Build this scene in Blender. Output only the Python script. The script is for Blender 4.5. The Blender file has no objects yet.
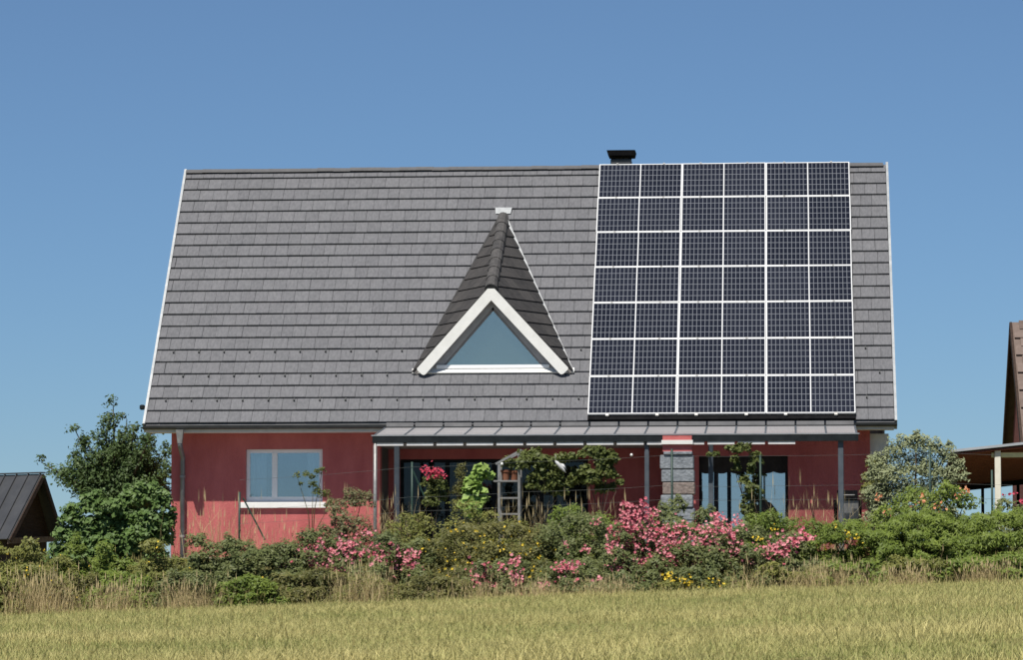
import bpy, math
import numpy as np
from mathutils import Matrix, Vector

# ------------------------------------------------------------------ camera, sky, sun, exposure
scene = bpy.context.scene
col = scene.collection
R = math.radians
FPX = 3567.2                                   # focal length in pixels of a 1023 px wide picture
CAM = np.array([12.361, -67.89, -0.386])
YAW, PIT, ROL = R(4.43466), R(4.00889), R(-0.066838)
_F = np.array([-math.sin(YAW)*math.cos(PIT), math.cos(YAW)*math.cos(PIT), math.sin(PIT)])
_R = np.array([math.cos(YAW), math.sin(YAW), 0.0])
_U = np.cross(_R, _F)
_R2 = _R*math.cos(ROL)+_U*math.sin(ROL)
_U2 = _U*math.cos(ROL)-_R*math.sin(ROL)
cd = bpy.data.cameras.new('camera'); cam = bpy.data.objects.new('camera', cd); col.objects.link(cam)
M = Matrix.Identity(4)
for i in range(3):
    M[i][0] = _R2[i]; M[i][1] = _U2[i]; M[i][2] = -_F[i]; M[i][3] = CAM[i]
cam.matrix_world = M
cd.sensor_width = 36.0; cd.lens = FPX/1023*36.0; cd.clip_start = 0.5; cd.clip_end = 20000
scene.camera = cam

SUN_EL, SUN_AZ = R(59.5), R(-20)               # azimuth measured from the facade normal, minus = left
sun_dir = Vector((math.sin(SUN_AZ)*math.cos(SUN_EL), -math.cos(SUN_AZ)*math.cos(SUN_EL), math.sin(SUN_EL)))
world = bpy.data.worlds.new('World'); scene.world = world; world.use_nodes = True
nt = world.node_tree
bg = nt.nodes['Background']
sky = nt.nodes.new('ShaderNodeTexSky'); sky.sky_type = 'NISHITA'; sky.sun_disc = False
sky.sun_elevation = SUN_EL
sky.sun_rotation = math.atan2(sun_dir.x, sun_dir.y)
sky.altitude = 14000; sky.air_density = 5.0; sky.dust_density = 0.4; sky.ozone_density = 4.8
nt.links.new(sky.outputs[0], bg.inputs[0]); bg.inputs[1].default_value = 0.060
sd = bpy.data.lights.new('sun', 'SUN'); sd.energy = 5.0; sd.angle = R(0.53); sd.color = (1.0, 0.945, 0.85)
sun = bpy.data.objects.new('sun', sd); col.objects.link(sun)
sun.rotation_euler = sun_dir.to_track_quat('Z', 'Y').to_euler(); sun.location = (0, -10, 30)
scene.view_settings.view_transform = 'Standard'; scene.view_settings.look = 'None'
scene.view_settings.exposure = 0.35; scene.view_settings.gamma = 1.0
scene.view_settings.use_curve_mapping = False
scene.cycles.max_bounces = 8; scene.cycles.transparent_max_bounces = 16

rng = np.random.default_rng(7)

# ------------------------------------------------------------------ helpers
def at(px, py, Y):
    """photo pixel -> world point at depth plane Y"""
    d = _F*FPX + _R2*(px-511.5) + _U2*(330-py)
    return CAM + d*((Y-CAM[1])/d[1])

def ground_z(x, y):
    x = np.asarray(x, float); y = np.asarray(y, float)
    base = np.interp(y, [-400, -67.9, -9.5, -8.2, -6.0, -4.2, 14, 60, 400, 6000],
                     [-6.0, -2.0, -0.75, -0.62, -0.22, 0.0, 0.0, -1.2, -14, -260])
    k = np.clip((-4.2-y)/5.3, 0, 1); k = k*k*(3-2*k)
    tilt = 0.033*np.clip(x-7.0, -14, 12)*k
    l = np.clip((-0.8-x)/4.5, 0, 1); l = l*l*(3-2*l)
    return base + tilt - 1.1*l*(1-k)

def tag(o, label=None, cat=None, group=None, kind=None):
    if label: o['label'] = label
    if cat: o['category'] = cat
    if group: o['group'] = group
    if kind: o['kind'] = kind
    return o

def empty(name, loc, label, cat, group=None):
    o = bpy.data.objects.new(name, None); col.objects.link(o)
    o.empty_display_size = 0.2; o.location = Vector([float(v) for v in loc])
    return tag(o, label, cat, group)

_world = {}
def link(o, parent=None):
    col.objects.link(o)
    if parent is not None:
        o.parent = parent
        pw = Matrix.Identity(4); p = parent
        chain = []
        while p is not None:
            chain.append(p); p = p.parent
        for q in reversed(chain):
            pw = pw @ (q.matrix_parent_inverse if q.parent else Matrix.Identity(4)) @ q.matrix_basis
        o.matrix_parent_inverse = pw.inverted()
    return o

def fmesh(name, V, F, mat, tint=None, smooth=False):
    """mesh from numpy: V (n,3), F (m,k)"""
    V = np.ascontiguousarray(V, np.float32); F = np.ascontiguousarray(F, np.int32)
    me = bpy.data.meshes.new(name)
    m, k = F.shape
    me.vertices.add(len(V)); me.vertices.foreach_set('co', V.ravel())
    me.loops.add(m*k); me.loops.foreach_set('vertex_index', F.ravel())
    me.polygons.add(m); me.polygons.foreach_set('loop_start', np.arange(0, m*k, k, dtype=np.int32))
    if smooth: me.polygons.foreach_set('use_smooth', np.ones(m, bool))
    if tint is not None:
        a = me.attributes.new('tint', 'FLOAT', 'POINT'); a.data.foreach_set('value', np.ascontiguousarray(tint, np.float32))
    me.update(calc_edges=True); me.validate()
    if mat: me.materials.append(mat)
    return me

def fobj(name, V, F, mat, parent=None, tint=None, smooth=False):
    return link(bpy.data.objects.new(name, fmesh(name, V, F, mat, tint, smooth)), parent)

class MB:
    """collects polygons for one mesh"""
    def __init__(s): s.v = []; s.f = []; s.t = []
    def add(s, verts, faces, tint=0.5):
        n = len(s.v); s.v += [tuple(map(float, p)) for p in verts]; s.t += [tint]*len(verts)
        s.f += [tuple(i+n for i in f) for f in faces]; return s
    def hexa(s, p, tint=0.5):
        """8 points: bottom 4 (ccw from above), top 4"""
        return s.add(p, [(3,2,1,0),(4,5,6,7),(0,1,5,4),(1,2,6,5),(2,3,7,6),(3,0,4,7)], tint)
    def box(s, a, b, tint=0.5):
        (x0,y0,z0),(x1,y1,z1) = a, b
        return s.hexa([(x0,y0,z0),(x1,y0,z0),(x1,y1,z0),(x0,y1,z0),(x0,y0,z1),(x1,y0,z1),(x1,y1,z1),(x0,y1,z1)], tint)
    def bevbox(s, a, b, e=0.01):
        """box with chamfered vertical and top edges"""
        (x0,y0,z0),(x1,y1,z1) = a, b
        def ring(d, z): return [(x0+d+e,y0+d,z),(x1-d-e,y0+d,z),(x1-d,y0+d+e,z),(x1-d,y1-d-e,z),(x1-d-e,y1-d,z),(x0+d+e,y1-d,z),(x0+d,y1-d-e,z),(x0+d,y0+d+e,z)]
        rings = [ring(e,z0), ring(0,z0+e), ring(0,z1-e), ring(e,z1)]
        v = sum(rings, []); f = [tuple(range(7,-1,-1)), tuple(range(24,32))]
        for k in range(3):
            for i in range(8):
                j = (i+1) % 8; f.append((k*8+i, k*8+j, k*8+8+j, k*8+8+i))
        return s.add(v, f)
    def prism(s, poly, vec, tint=0.5):
        """polygon (list of 3d points) extruded by vec"""
        n = len(poly); P = [np.array(p, float) for p in poly]; Q = [p+np.array(vec, float) for p in P]
        f = [tuple(range(n))[::-1], tuple(range(n, 2*n))] + [(i, (i+1) % n, n+(i+1) % n, n+i) for i in range(n)]
        return s.add(P+Q, f, tint)
    def tube(s, pts, rad, n=8, cap=True):
        pts = [np.array(p, float) for p in pts]
        if not hasattr(rad, '__len__'): rad = [rad]*len(pts)
        rings = []
        for i, p in enumerate(pts):
            d = pts[min(i+1, len(pts)-1)]-pts[max(i-1, 0)]; d = d/(np.linalg.norm(d)+1e-9)
            a = np.array([1., 0, 0]) if abs(d[0]) < .8 else np.array([0, 1., 0])
            u = np.cross(d, a); u /= np.linalg.norm(u); w = np.cross(d, u)
            rings.append([p+rad[i]*(math.cos(2*math.pi*k/n)*u+math.sin(2*math.pi*k/n)*w) for k in range(n)])
        f = []
        for i in range(len(pts)-1):
            for k in range(n):
                j = (k+1) % n; f.append((i*n+k, i*n+j, (i+1)*n+j, (i+1)*n+k))
        if cap: f += [tuple(range(n))[::-1], tuple(range((len(pts)-1)*n, len(pts)*n))]
        return s.add(sum(rings, []), f)
    def bar(s, a, b, w, h, up=(0,0,1)):
        """rectangular bar from a to b, width w, height h"""
        a, b = np.array(a, float), np.array(b, float); d = (b-a)/np.linalg.norm(b-a)
        sd_ = np.cross(d, up); sd_ /= np.linalg.norm(sd_); u = np.cross(sd_, d)
        q = lambda p, i, j: p+sd_*w/2*i+u*h/2*j
        return s.hexa([q(a,-1,-1),q(a,1,-1),q(b,1,-1),q(b,-1,-1),q(a,-1,1),q(a,1,1),q(b,1,1),q(b,-1,1)])
    def mesh(s, name, mat, smooth=False):
        me = bpy.data.meshes.new(name); me.from_pydata(s.v, [], s.f)
        a = me.attributes.new('tint', 'FLOAT', 'POINT'); a.data.foreach_set('value', np.array(s.t, np.float32))
        import bmesh
        bm = bmesh.new(); bm.from_mesh(me); bmesh.ops.recalc_face_normals(bm, faces=bm.faces); bm.to_mesh(me); bm.free()
        if smooth: me.polygons.foreach_set('use_smooth', np.ones(len(me.polygons), bool))
        if mat: me.materials.append(mat)
        me.update(); return me
    def build(s, name, mat, parent=None, smooth=False):
        return link(bpy.data.objects.new(name, s.mesh(name, mat, smooth)), parent)

def place(name, me, loc, parent, rot=None, scale=None):
    o = bpy.data.objects.new(name, me); o.location = Vector([float(v) for v in loc])
    if rot is not None: o.rotation_euler = rot
    if scale is not None: o.scale = scale
    return link(o, parent)

# ------------------------------------------------------------------ materials
def mat(name, c0, c1=None, rough=0.7, scale=6.0, spec=0.3, metal=0.0, bump=0.0, bscale=None, tintw=0.0, trans=0.0, stretch=None, detail=4):
    """two-tone noise material; tintw = how much the per-piece 'tint' attribute steers the mix"""
    m = bpy.data.materials.new(name); m.use_nodes = True
    n = m.node_tree.nodes; l = m.node_tree.links; b = n['Principled BSDF']
    b.inputs['Roughness'].default_value = rough; b.inputs['Specular IOR Level'].default_value = spec
    b.inputs['Metallic'].default_value = metal
    c1 = c1 or c0
    geo = n.new('ShaderNodeNewGeometry')
    vec = geo.outputs['Position']
    if stretch:
        mp = n.new('ShaderNodeMapping'); mp.inputs['Scale'].default_value = stretch; l.new(vec, mp.inputs[0]); vec = mp.outputs[0]
    no = n.new('ShaderNodeTexNoise'); no.inputs['Scale'].default_value = scale; no.inputs['Detail'].default_value = detail
    no.inputs['Roughness'].default_value = 0.62
    l.new(vec, no.inputs['Vector'])
    mr = n.new('ShaderNodeMapRange'); mr.inputs[1].default_value = 0.3; mr.inputs[2].default_value = 0.7
    l.new(no.outputs[0], mr.inputs[0]); fac = mr.outputs[0]
    if tintw > 0:
        at_ = n.new('ShaderNodeAttribute'); at_.attribute_name = 'tint'
        mx = n.new('ShaderNodeMix'); mx.inputs[0].default_value = tintw
        l.new(fac, mx.inputs[2]); l.new(at_.outputs['Fac'], mx.inputs[3]); fac = mx.outputs[0]
    cr = n.new('ShaderNodeMix'); cr.data_type = 'RGBA'
    cr.inputs[6].default_value = (*c0, 1); cr.inputs[7].default_value = (*c1, 1)
    l.new(fac, cr.inputs[0]); l.new(cr.outputs[2], b.inputs['Base Color'])
    if bump > 0:
        nb = n.new('ShaderNodeTexNoise'); nb.inputs['Scale'].default_value = bscale or scale*8; nb.inputs['Detail'].default_value = 3
        l.new(vec, nb.inputs['Vector'])
        bp = n.new('ShaderNodeBump'); bp.inputs['Strength'].default_value = bump; bp.inputs['Distance'].default_value = 0.02
        l.new(nb.outputs[0], bp.inputs['Height']); l.new(bp.outputs[0], b.inputs['Normal'])
    if trans > 0:
        tr = n.new('ShaderNodeBsdfTranslucent'); l.new(cr.outputs[2], tr.inputs[0])
        ms = n.new('ShaderNodeMixShader'); ms.inputs[0].default_value = trans
        l.new(b.outputs[0], ms.inputs[1]); l.new(tr.outputs[0], ms.inputs[2])
        l.new(ms.outputs[0], n['Material Output'].inputs[0])
    return m

def glass(name, tint, refl=0.3, rough=0.02, body=None, gcol=(0.9, 0.95, 1), edge=1.0):
    """pane: reflective coat over tinted see-through (or over a cloudy body colour)"""
    m = bpy.data.materials.new(name); m.use_nodes = True
    n = m.node_tree.nodes; l = m.node_tree.links; n.remove(n['Principled BSDF'])
    gl = n.new('ShaderNodeBsdfGlossy'); gl.inputs['Roughness'].default_value = rough; gl.inputs['Color'].default_value = (*gcol, 1)
    if body:
        bd = n.new('ShaderNodeBsdfPrincipled'); bd.inputs['Base Color'].default_value = (*body[0], 1); bd.inputs['Roughness'].default_value = 0.5
        tp = n.new('ShaderNodeBsdfTransparent'); tp.inputs['Color'].default_value = (*tint, 1)
        mb = n.new('ShaderNodeMixShader'); mb.inputs[0].default_value = body[1]
        l.new(tp.outputs[0], mb.inputs[1]); l.new(bd.outputs[0], mb.inputs[2]); base = mb.outputs[0]
    else:
        tp = n.new('ShaderNodeBsdfTransparent'); tp.inputs['Color'].default_value = (*tint, 1); base = tp.outputs[0]
    # Schlick reflectance, the same for both faces of the pane
    ge = n.new('ShaderNodeNewGeometry'); dt = n.new('ShaderNodeVectorMath'); dt.operation = 'DOT_PRODUCT'
    l.new(ge.outputs['Incoming'], dt.inputs[0]); l.new(ge.outputs['Normal'], dt.inputs[1])
    ab = n.new('ShaderNodeMath'); ab.operation = 'ABSOLUTE'; l.new(dt.outputs['Value'], ab.inputs[0])
    su = n.new('ShaderNodeMath'); su.operation = 'SUBTRACT'; su.inputs[0].default_value = 1.0; l.new(ab.outputs[0], su.inputs[1])
    pw = n.new('ShaderNodeMath'); pw.operation = 'POWER'; pw.inputs[1].default_value = 5.0; l.new(su.outputs[0], pw.inputs[0])
    ad = n.new('ShaderNodeMath'); ad.operation = 'ADD'; ad.use_clamp = True; ad.inputs[1].default_value = refl+0.04
    em = n.new('ShaderNodeMath'); em.operation = 'MULTIPLY'; em.inputs[1].default_value = edge; l.new(pw.outputs[0], em.inputs[0])
    l.new(em.outputs[0], ad.inputs[0])
    mx = n.new('ShaderNodeMixShader'); l.new(ad.outputs[0], mx.inputs[0]); l.new(base, mx.inputs[1]); l.new(gl.outputs[0], mx.inputs[2])
    l.new(mx.outputs[0], n['Material Output'].inputs[0])
    return m

MT = {}
MT['tile'] = mat('grey roof tile', (0.086, 0.088, 0.097), (0.158, 0.159, 0.171), 0.75, 26, 0.25, bump=0.35, bscale=60, tintw=0.35, stretch=(1, 0.35, 0.35))
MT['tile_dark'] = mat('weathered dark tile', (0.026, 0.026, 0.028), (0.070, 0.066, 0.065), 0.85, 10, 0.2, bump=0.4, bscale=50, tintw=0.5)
MT['ridge_tile'] = mat('ridge tile', (0.08, 0.08, 0.085), (0.13, 0.13, 0.135), 0.75, 10, 0.25, bump=0.3, tintw=0.5)
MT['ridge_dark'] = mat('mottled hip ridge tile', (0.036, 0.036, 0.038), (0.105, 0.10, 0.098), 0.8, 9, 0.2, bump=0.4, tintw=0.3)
MT['zinc'] = mat('zinc flashing', (0.22, 0.235, 0.25), (0.32, 0.335, 0.35), 0.45, 5, 0.5, metal=0.3, bump=0.1)
MT['zinc_dark'] = mat('dark grey gutter', (0.036, 0.040, 0.044), (0.060, 0.064, 0.068), 0.45, 4, 0.4, metal=0.2)
MT['pipe'] = mat('grey downpipe', (0.12, 0.13, 0.14), (0.19, 0.20, 0.22), 0.4, 5, 0.5, metal=0.3)
MT['wall'] = mat('red stucco', (0.39, 0.100, 0.100), (0.53, 0.155, 0.150), 0.9, 1.6, 0.15, bump=0.6, bscale=90, stretch=(1.6, 1.0, 0.45), detail=8)
MT['white'] = mat('white painted wood', (0.66, 0.66, 0.64), (0.74, 0.74, 0.72), 0.5, 5, 0.35, bump=0.05)
MT['upvc'] = mat('white window plastic', (0.80, 0.81, 0.82), (0.86, 0.87, 0.88), 0.35, 3, 0.4)
MT['soffit'] = mat('grey brown timber lining', (0.22, 0.205, 0.20), (0.31, 0.29, 0.28), 0.7, 8, 0.2, stretch=(1, 1, 4))
MT['soffit_w'] = mat('pale soffit board', (0.55, 0.55, 0.555), (0.66, 0.66, 0.66), 0.6, 6, 0.3)
MT['metal_d'] = mat('anthracite steel', (0.010, 0.013, 0.015), (0.018, 0.022, 0.025), 0.8, 6, 0.12)
MT['post_blue'] = mat('slate blue post paint', (0.055, 0.07, 0.088), (0.085, 0.10, 0.12), 0.5, 6, 0.4)
MT['galv'] = mat('galvanised steel', (0.20, 0.20, 0.20), (0.32, 0.32, 0.315), 0.5, 12, 0.4, metal=0.4)
MT['black'] = mat('plain black', (0.006, 0.006, 0.007), (0.012, 0.012, 0.013), 0.95, 6, 0.05)
MT['panel_frame'] = mat('white panel frame', (0.60, 0.61, 0.62), (0.66, 0.67, 0.68), 0.35, 5, 0.5)
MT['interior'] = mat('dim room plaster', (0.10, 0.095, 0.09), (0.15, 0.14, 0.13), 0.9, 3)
MT['curtain'] = mat('pale blue curtain', (0.50, 0.57, 0.66), (0.62, 0.68, 0.76), 0.9, 4, 0.1, stretch=(12, 1, 1))
MT['stone'] = mat('grey rough stone', (0.12, 0.135, 0.155), (0.30, 0.325, 0.355), 0.9, 11, 0.2, bump=0.9, bscale=22, tintw=0.35)
MT['stone_br'] = mat('brown rough stone', (0.15, 0.12, 0.11), (0.28, 0.235, 0.215), 0.9, 14, 0.2, bump=0.9, bscale=22)
MT['mortar'] = mat('dark mortar', (0.06, 0.06, 0.06), (0.10, 0.10, 0.10), 0.95, 20)
MT['bark'] = mat('bark', (0.05, 0.038, 0.028), (0.11, 0.088, 0.065), 0.95, 14, 0.1, bump=0.8, bscale=30, stretch=(1, 1, 0.3))
MT['stem'] = mat('green brown stem', (0.06, 0.06, 0.025), (0.12, 0.10, 0.05), 0.9, 10, 0.1)
MT['terracotta'] = mat('terracotta', (0.15, 0.062, 0.04), (0.22, 0.10, 0.06), 0.9, 9, 0.1)
MT['wood_dk'] = mat('dark brown timber', (0.030, 0.020, 0.016), (0.060, 0.040, 0.032), 0.85, 5, 0.2, stretch=(1, 1, 6), bump=0.3)
MT['wood_red'] = mat('red brown timber', (0.13, 0.045, 0.038), (0.21, 0.075, 0.062), 0.85, 5, 0.2, stretch=(1, 5, 5), bump=0.3)
MT['wood_mid'] = mat('weathered brown beam', (0.10, 0.07, 0.05), (0.19, 0.14, 0.11), 0.85, 8, 0.2, bump=0.3)
MT['shed_metal'] = mat('dark standing seam sheet', (0.035, 0.037, 0.042), (0.055, 0.057, 0.062), 0.5, 2, 0.35)
MT['tile_brown'] = mat('brown old roof tile', (0.10, 0.075, 0.065), (0.20, 0.155, 0.135), 0.9, 7, 0.2, bump=0.4, tintw=0.6)
MT['cream'] = mat('cream painted post', (0.62, 0.60, 0.52), (0.72, 0.70, 0.62), 0.6, 8, 0.3, bump=0.1)
MT['yellow_wood'] = mat('pale yellow beam', (0.62, 0.58, 0.30), (0.72, 0.68, 0.40), 0.6, 8, 0.3)
MT['sheet'] = mat('pale roof sheet', (0.30, 0.325, 0.36), (0.40, 0.425, 0.46), 0.5, 3, 0.4)
MT['fence_green'] = mat('dark green fence paint', (0.012, 0.035, 0.026), (0.02, 0.05, 0.038), 0.5, 8, 0.4)
MT['wire'] = mat('dull fence wire', (0.06, 0.07, 0.07), (0.10, 0.11, 0.11), 0.5, 8, 0.4, metal=0.4)
MT['paving'] = mat('grey terrace paving', (0.24, 0.235, 0.225), (0.34, 0.33, 0.32), 0.9, 5, 0.2)
MT['soil'] = mat('soil and grass', (0.09, 0.09, 0.03), (0.22, 0.19, 0.075), 0.95, 1.6, 0.1, bump=0.8, bscale=12)
MT['bird'] = mat('pale grey feathers', (0.50, 0.51, 0.52), (0.62, 0.62, 0.63), 0.7, 9)
MT['bulb'] = mat('white glass bulb', (0.8, 0.8, 0.78), None, 0.2, 5, 0.5)
def leafmat(name, a, b, trans=0.22, rough=0.55, tw=0.75): return mat(name, a, b, rough, 2.5, 0.3, tintw=tw, trans=trans)
MT['l_tree'] = leafmat('dark tree leaf', (0.024, 0.050, 0.015), (0.115, 0.170, 0.055))
MT['l_big'] = leafmat('bright broad leaf', (0.035, 0.085, 0.018), (0.160, 0.235, 0.070))
MT['l_hedge'] = leafmat('fresh green leaf', (0.045, 0.080, 0.009), (0.215, 0.275, 0.045), tw=0.6)
MT['l_silver'] = leafmat('silvery leaf', (0.12, 0.145, 0.070), (0.34, 0.37, 0.20), 0.15)
MT['l_rose'] = leafmat('rose leaf', (0.042, 0.066, 0.018), (0.195, 0.212, 0.076))
MT['l_olive'] = leafmat('olive green leaf', (0.045, 0.055, 0.013), (0.20, 0.185, 0.055))
MT['l_vine'] = leafmat('vine leaf', (0.040, 0.060, 0.012), (0.17, 0.195, 0.055), 0.3)
MT['l_lime'] = leafmat('lime leaf', (0.100, 0.200, 0.020), (0.420, 0.550, 0.160), 0.3)
MT['l_weed'] = leafmat('yellowish weed leaf', (0.062, 0.082, 0.016), (0.250, 0.245, 0.062))
MT['l_brown'] = leafmat('brownish green leaf', (0.072, 0.078, 0.029), (0.208, 0.189, 0.091))
MT['dry'] = leafmat('dry straw', (0.30, 0.225, 0.10), (0.62, 0.50, 0.28), 0.2, 0.7)
MT['grass_bank'] = leafmat('long bank grass', (0.085, 0.125, 0.024), (0.42, 0.35, 0.14), 0.25, 0.6)
MT['f_pink'] = leafmat('pink petals', (0.46, 0.045, 0.095), (0.84, 0.40, 0.44), 0.3)
MT['f_yellow'] = leafmat('yellow petals', (0.70, 0.46, 0.02), (0.85, 0.66, 0.08), 0.3)
MT['f_orange'] = leafmat('orange petals', (0.62, 0.20, 0.09), (0.80, 0.42, 0.24), 0.3)
MT['f_red'] = leafmat('deep pink petals', (0.42, 0.025, 0.06), (0.62, 0.09, 0.15), 0.3)

def grass_mat():
    m = mat('hay grass', (0.20, 0.255, 0.066), (0.64, 0.555, 0.25), 0.6, 0.55, 0.2, tintw=0.6, trans=0.25)
    return m
MT['grass'] = grass_mat()

def cell_mat():
    """monocrystalline half cells: dark blue with pale gaps, in the pane's own metric coordinates"""
    m = bpy.data.materials.new('solar cells'); m.use_nodes = True
    n = m.node_tree.nodes; l = m.node_tree.links; b = n['Principled BSDF']
    b.inputs['Roughness'].default_value = 0.12; b.inputs['Specular IOR Level'].default_value = 0.5
    tc = n.new('ShaderNodeTexCoord'); sp = n.new('ShaderNodeSeparateXYZ'); l.new(tc.outputs['Object'], sp.inputs[0])
    def lines(src, pitch, width):
        d = n.new('ShaderNodeMath'); d.operation = 'DIVIDE'; d.inputs[1].default_value = pitch; l.new(src, d.inputs[0])
        f = n.new('ShaderNodeMath'); f.operation = 'FRACT'; l.new(d.outputs[0], f.inputs[0])
        s = n.new('ShaderNodeMath'); s.operation = 'SUBTRACT'; s.inputs[1].default_value = 0.5; l.new(f.outputs[0], s.inputs[0])
        a = n.new('ShaderNodeMath'); a.operation = 'ABSOLUTE'; l.new(s.outputs[0], a.inputs[0])
        g = n.new('ShaderNodeMath'); g.operation = 'GREATER_THAN'; g.inputs[1].default_value = 0.5-width/pitch/2; l.new(a.outputs[0], g.inputs[0])
        return g.outputs[0]
    mx = n.new('ShaderNodeMath'); mx.operation = 'MAXIMUM'
    l.new(lines(sp.outputs[0], CW, 0.0125), mx.inputs[0]); l.new(lines(sp.outputs[1], CH, 0.014), mx.inputs[1])
    oi = n.new('ShaderNodeObjectInfo')
    no = n.new('ShaderNodeTexNoise'); no.inputs['Scale'].default_value = 3.0; l.new(tc.outputs['Object'], no.inputs['Vector'])
    c = n.new('ShaderNodeMix'); c.data_type = 'RGBA'; c.inputs[6].default_value = (0.008, 0.009, 0.015, 1); c.inputs[7].default_value = (0.020, 0.022, 0.033, 1)
    ad = n.new('ShaderNodeMath'); ad.operation = 'MULTIPLY'; l.new(oi.outputs['Random'], ad.inputs[0]); l.new(no.outputs[0], ad.inputs[1])
    l.new(ad.outputs[0], c.inputs[0])
    k = n.new('ShaderNodeMix'); k.data_type = 'RGBA'; k.inputs[7].default_value = (0.145, 0.155, 0.175, 1)
    l.new(mx.outputs[0], k.inputs[0]); l.new(c.outputs[2], k.inputs[6]); l.new(k.outputs[2], b.inputs['Base Color'])
    return m

MT['glass_win'] = glass('window glass', (0.75, 0.8, 0.82), 0.24)
MT['glass_dark'] = glass('shaded door glass', (0.75, 0.78, 0.8), -0.02)
MT['glass_dormer'] = glass('dormer glass', (0.8, 0.86, 0.86), 0.36, 0.03, gcol=(1.0, 0.89, 0.76))
MT['glass_mirror'] = glass('sky reflecting door glass', (0.5, 0.55, 0.58), 0.42)
MT['upstand'] = mat('grey upstand sheet', (0.10, 0.10, 0.105), (0.15, 0.15, 0.155), 0.6, 4)
MT['drip'] = mat('grey drip edge', (0.11, 0.11, 0.115), (0.16, 0.16, 0.165), 0.6, 4)
MT['valance'] = mat('dark brown awning cloth', (0.020, 0.017, 0.016), (0.035, 0.030, 0.028), 0.9, 6)
MT['valley_shade'] = mat('painted valley shade', (0.012, 0.012, 0.013), (0.025, 0.025, 0.027), 0.7, 6)  # near-black colour stands in for shade along the dormer's left valley
MT['dormer_lining'] = mat('grey painted dormer lining', (0.36, 0.35, 0.355), (0.46, 0.45, 0.45), 0.7, 6)
MT['blind'] = mat('blue grey blind', (0.10, 0.115, 0.105), (0.13, 0.145, 0.13), 0.9, 2)
MT['glass_roof'] = glass('frosted veranda sheet', (0.95, 0.95, 0.96), -0.02, 0.3, body=((0.72, 0.70, 0.72), 0.40), edge=0.12)
MT['glass_under'] = glass('clear underside of veranda sheet', (0.97, 0.97, 0.97), -0.02, 0.2, edge=0.1)

# ------------------------------------------------------------------ ground
gx = np.unique(np.concatenate([[-3000, -800, -200, -60, -30], np.arange(-16, 32, 0.5), [45, 90, 250, 900, 3000]]))
gy = np.unique(np.concatenate([[-400, -200, -120, -90], np.arange(-75, -37, 3.0), np.arange(-37, 6, 0.35), [9, 12, 14, 18, 25, 35, 60, 120, 250, 400, 900, 2500, 6000]]))
X, Y = np.meshgrid(gx, gy)
Z = ground_z(X, Y)
near = (Y > -40) & (Y < -4)
Z = Z + near*(0.03*np.sin(X*1.7+Y*0.9)+0.02*np.sin(X*3.1-Y*2.3))
V = np.stack([X, Y, Z], -1).reshape(-1, 3); nx_, ny_ = len(gx), len(gy)
ii = np.arange((ny_-1)*nx_).reshape(ny_-1, nx_)[:, :-1].ravel()
F = np.stack([ii, ii+1, ii+1+nx_, ii+nx_], 1)
tag(fobj('ground', V, F, MT['soil'], smooth=True), kind='structure')
tb = MB(); tb.box((0.4, -3.4, -0.05), (13.6, 0.62, 0.035))
tag(tb.build('terrace', MT['paving']), kind='structure')

# ------------------------------------------------------------------ house
L, S, TH, ZE = 14.4, 7.1, R(49.65), 2.6
CT, ST = math.cos(TH), math.sin(TH)
def rp(x, s, n=0.0): return np.array([x, s*CT-n*ST, ZE+s*ST+n*CT])
def on_roof(px, py, n=0.0):
    """photo pixel -> (x, s) on the front roof plane raised by n"""
    d = _F*FPX + _R2*(px-511.5) + _U2*(330-py); o = CAM-rp(0, 0, n); N = np.array([0, -ST, CT])
    p = CAM + d*(-(o@N)/(d@N)); return p[0], ((p-rp(0, 0, n))@np.array([0, CT, ST]))
WY = 0.65
house = empty('house', (7.2, WY, 0), 'red rendered house with a steep grey tiled roof, dormer and solar panels', 'house')
WX0, WX1 = 0.42, L-0.48
def X_at(px, Y): return float(at(px, 480, Y)[0])
def Z_at(px, py, Y): return float(at(px, py, Y)[2])
# openings on the front wall
w0, w1 = X_at(245.5, WY), X_at(322.5, WY); wz0, wz1 = Z_at(280, 503, WY), Z_at(280, 449, WY)
rx0, rx1 = X_at(380, WY), X_at(664, WY)                      # recess (loggia)
d0, d1 = X_at(699, WY), X_at(788, WY); dz1 = Z_at(740, 456, WY)
RY = 2.1                                                      # loggia back wall
WT = 0.30; ztop = ZE+0.35
def wallbox(mb, x0, x1, y, z0, z1): mb.box((x0, y, z0), (x1, y+WT, z1))
b = MB()
wallbox(b, WX0, w0, WY, -0.3, ztop); wallbox(b, w1, rx0, WY, -0.3, ztop)
b.box((w0, WY, -0.3), (w1, WY+WT, wz0)); b.box((w0, WY, wz1), (w1, WY+WT, ztop))
b.build('front_wall', MT['wall'], house); b = MB()
wallbox(b, rx1, d0, WY, -0.3, ztop); b.box((d0, WY, dz1), (d1, WY+WT, ztop)); wallbox(b, d1, WX1, WY, -0.3, ztop)
b.build('front_wall', MT['wall'], house)
# loggia
o0, o1 = X_at(400, RY), X_at(588, RY); oz1 = Z_at(500, 459, RY)
b = MB(); b.box((rx0-0.02, RY, -0.3), (o0, RY+0.25, ztop)); b.box((o1, RY, -0.3), (rx1+0.02, RY+0.25, ztop)); b.box((o0, RY, oz1), (o1, RY+0.25, ztop))
b.build('loggia_back_wall', MT['wall'], house)
b = MB(); b.box((rx0-0.25, WY+WT+0.002, -0.3), (rx0, RY-0.002, ztop)); b.box((rx1, WY+WT+0.002, -0.3), (rx1+0.25, RY-0.002, ztop))
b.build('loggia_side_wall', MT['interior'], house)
b = MB(); b.box((rx0-0.02, WY+0.002, Z_at(500, 446, WY)), (rx1+0.02, RY+0.2, Z_at(500, 446, WY)+0.06)); b.build('loggia_ceiling', MT['soffit'], house)
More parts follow.
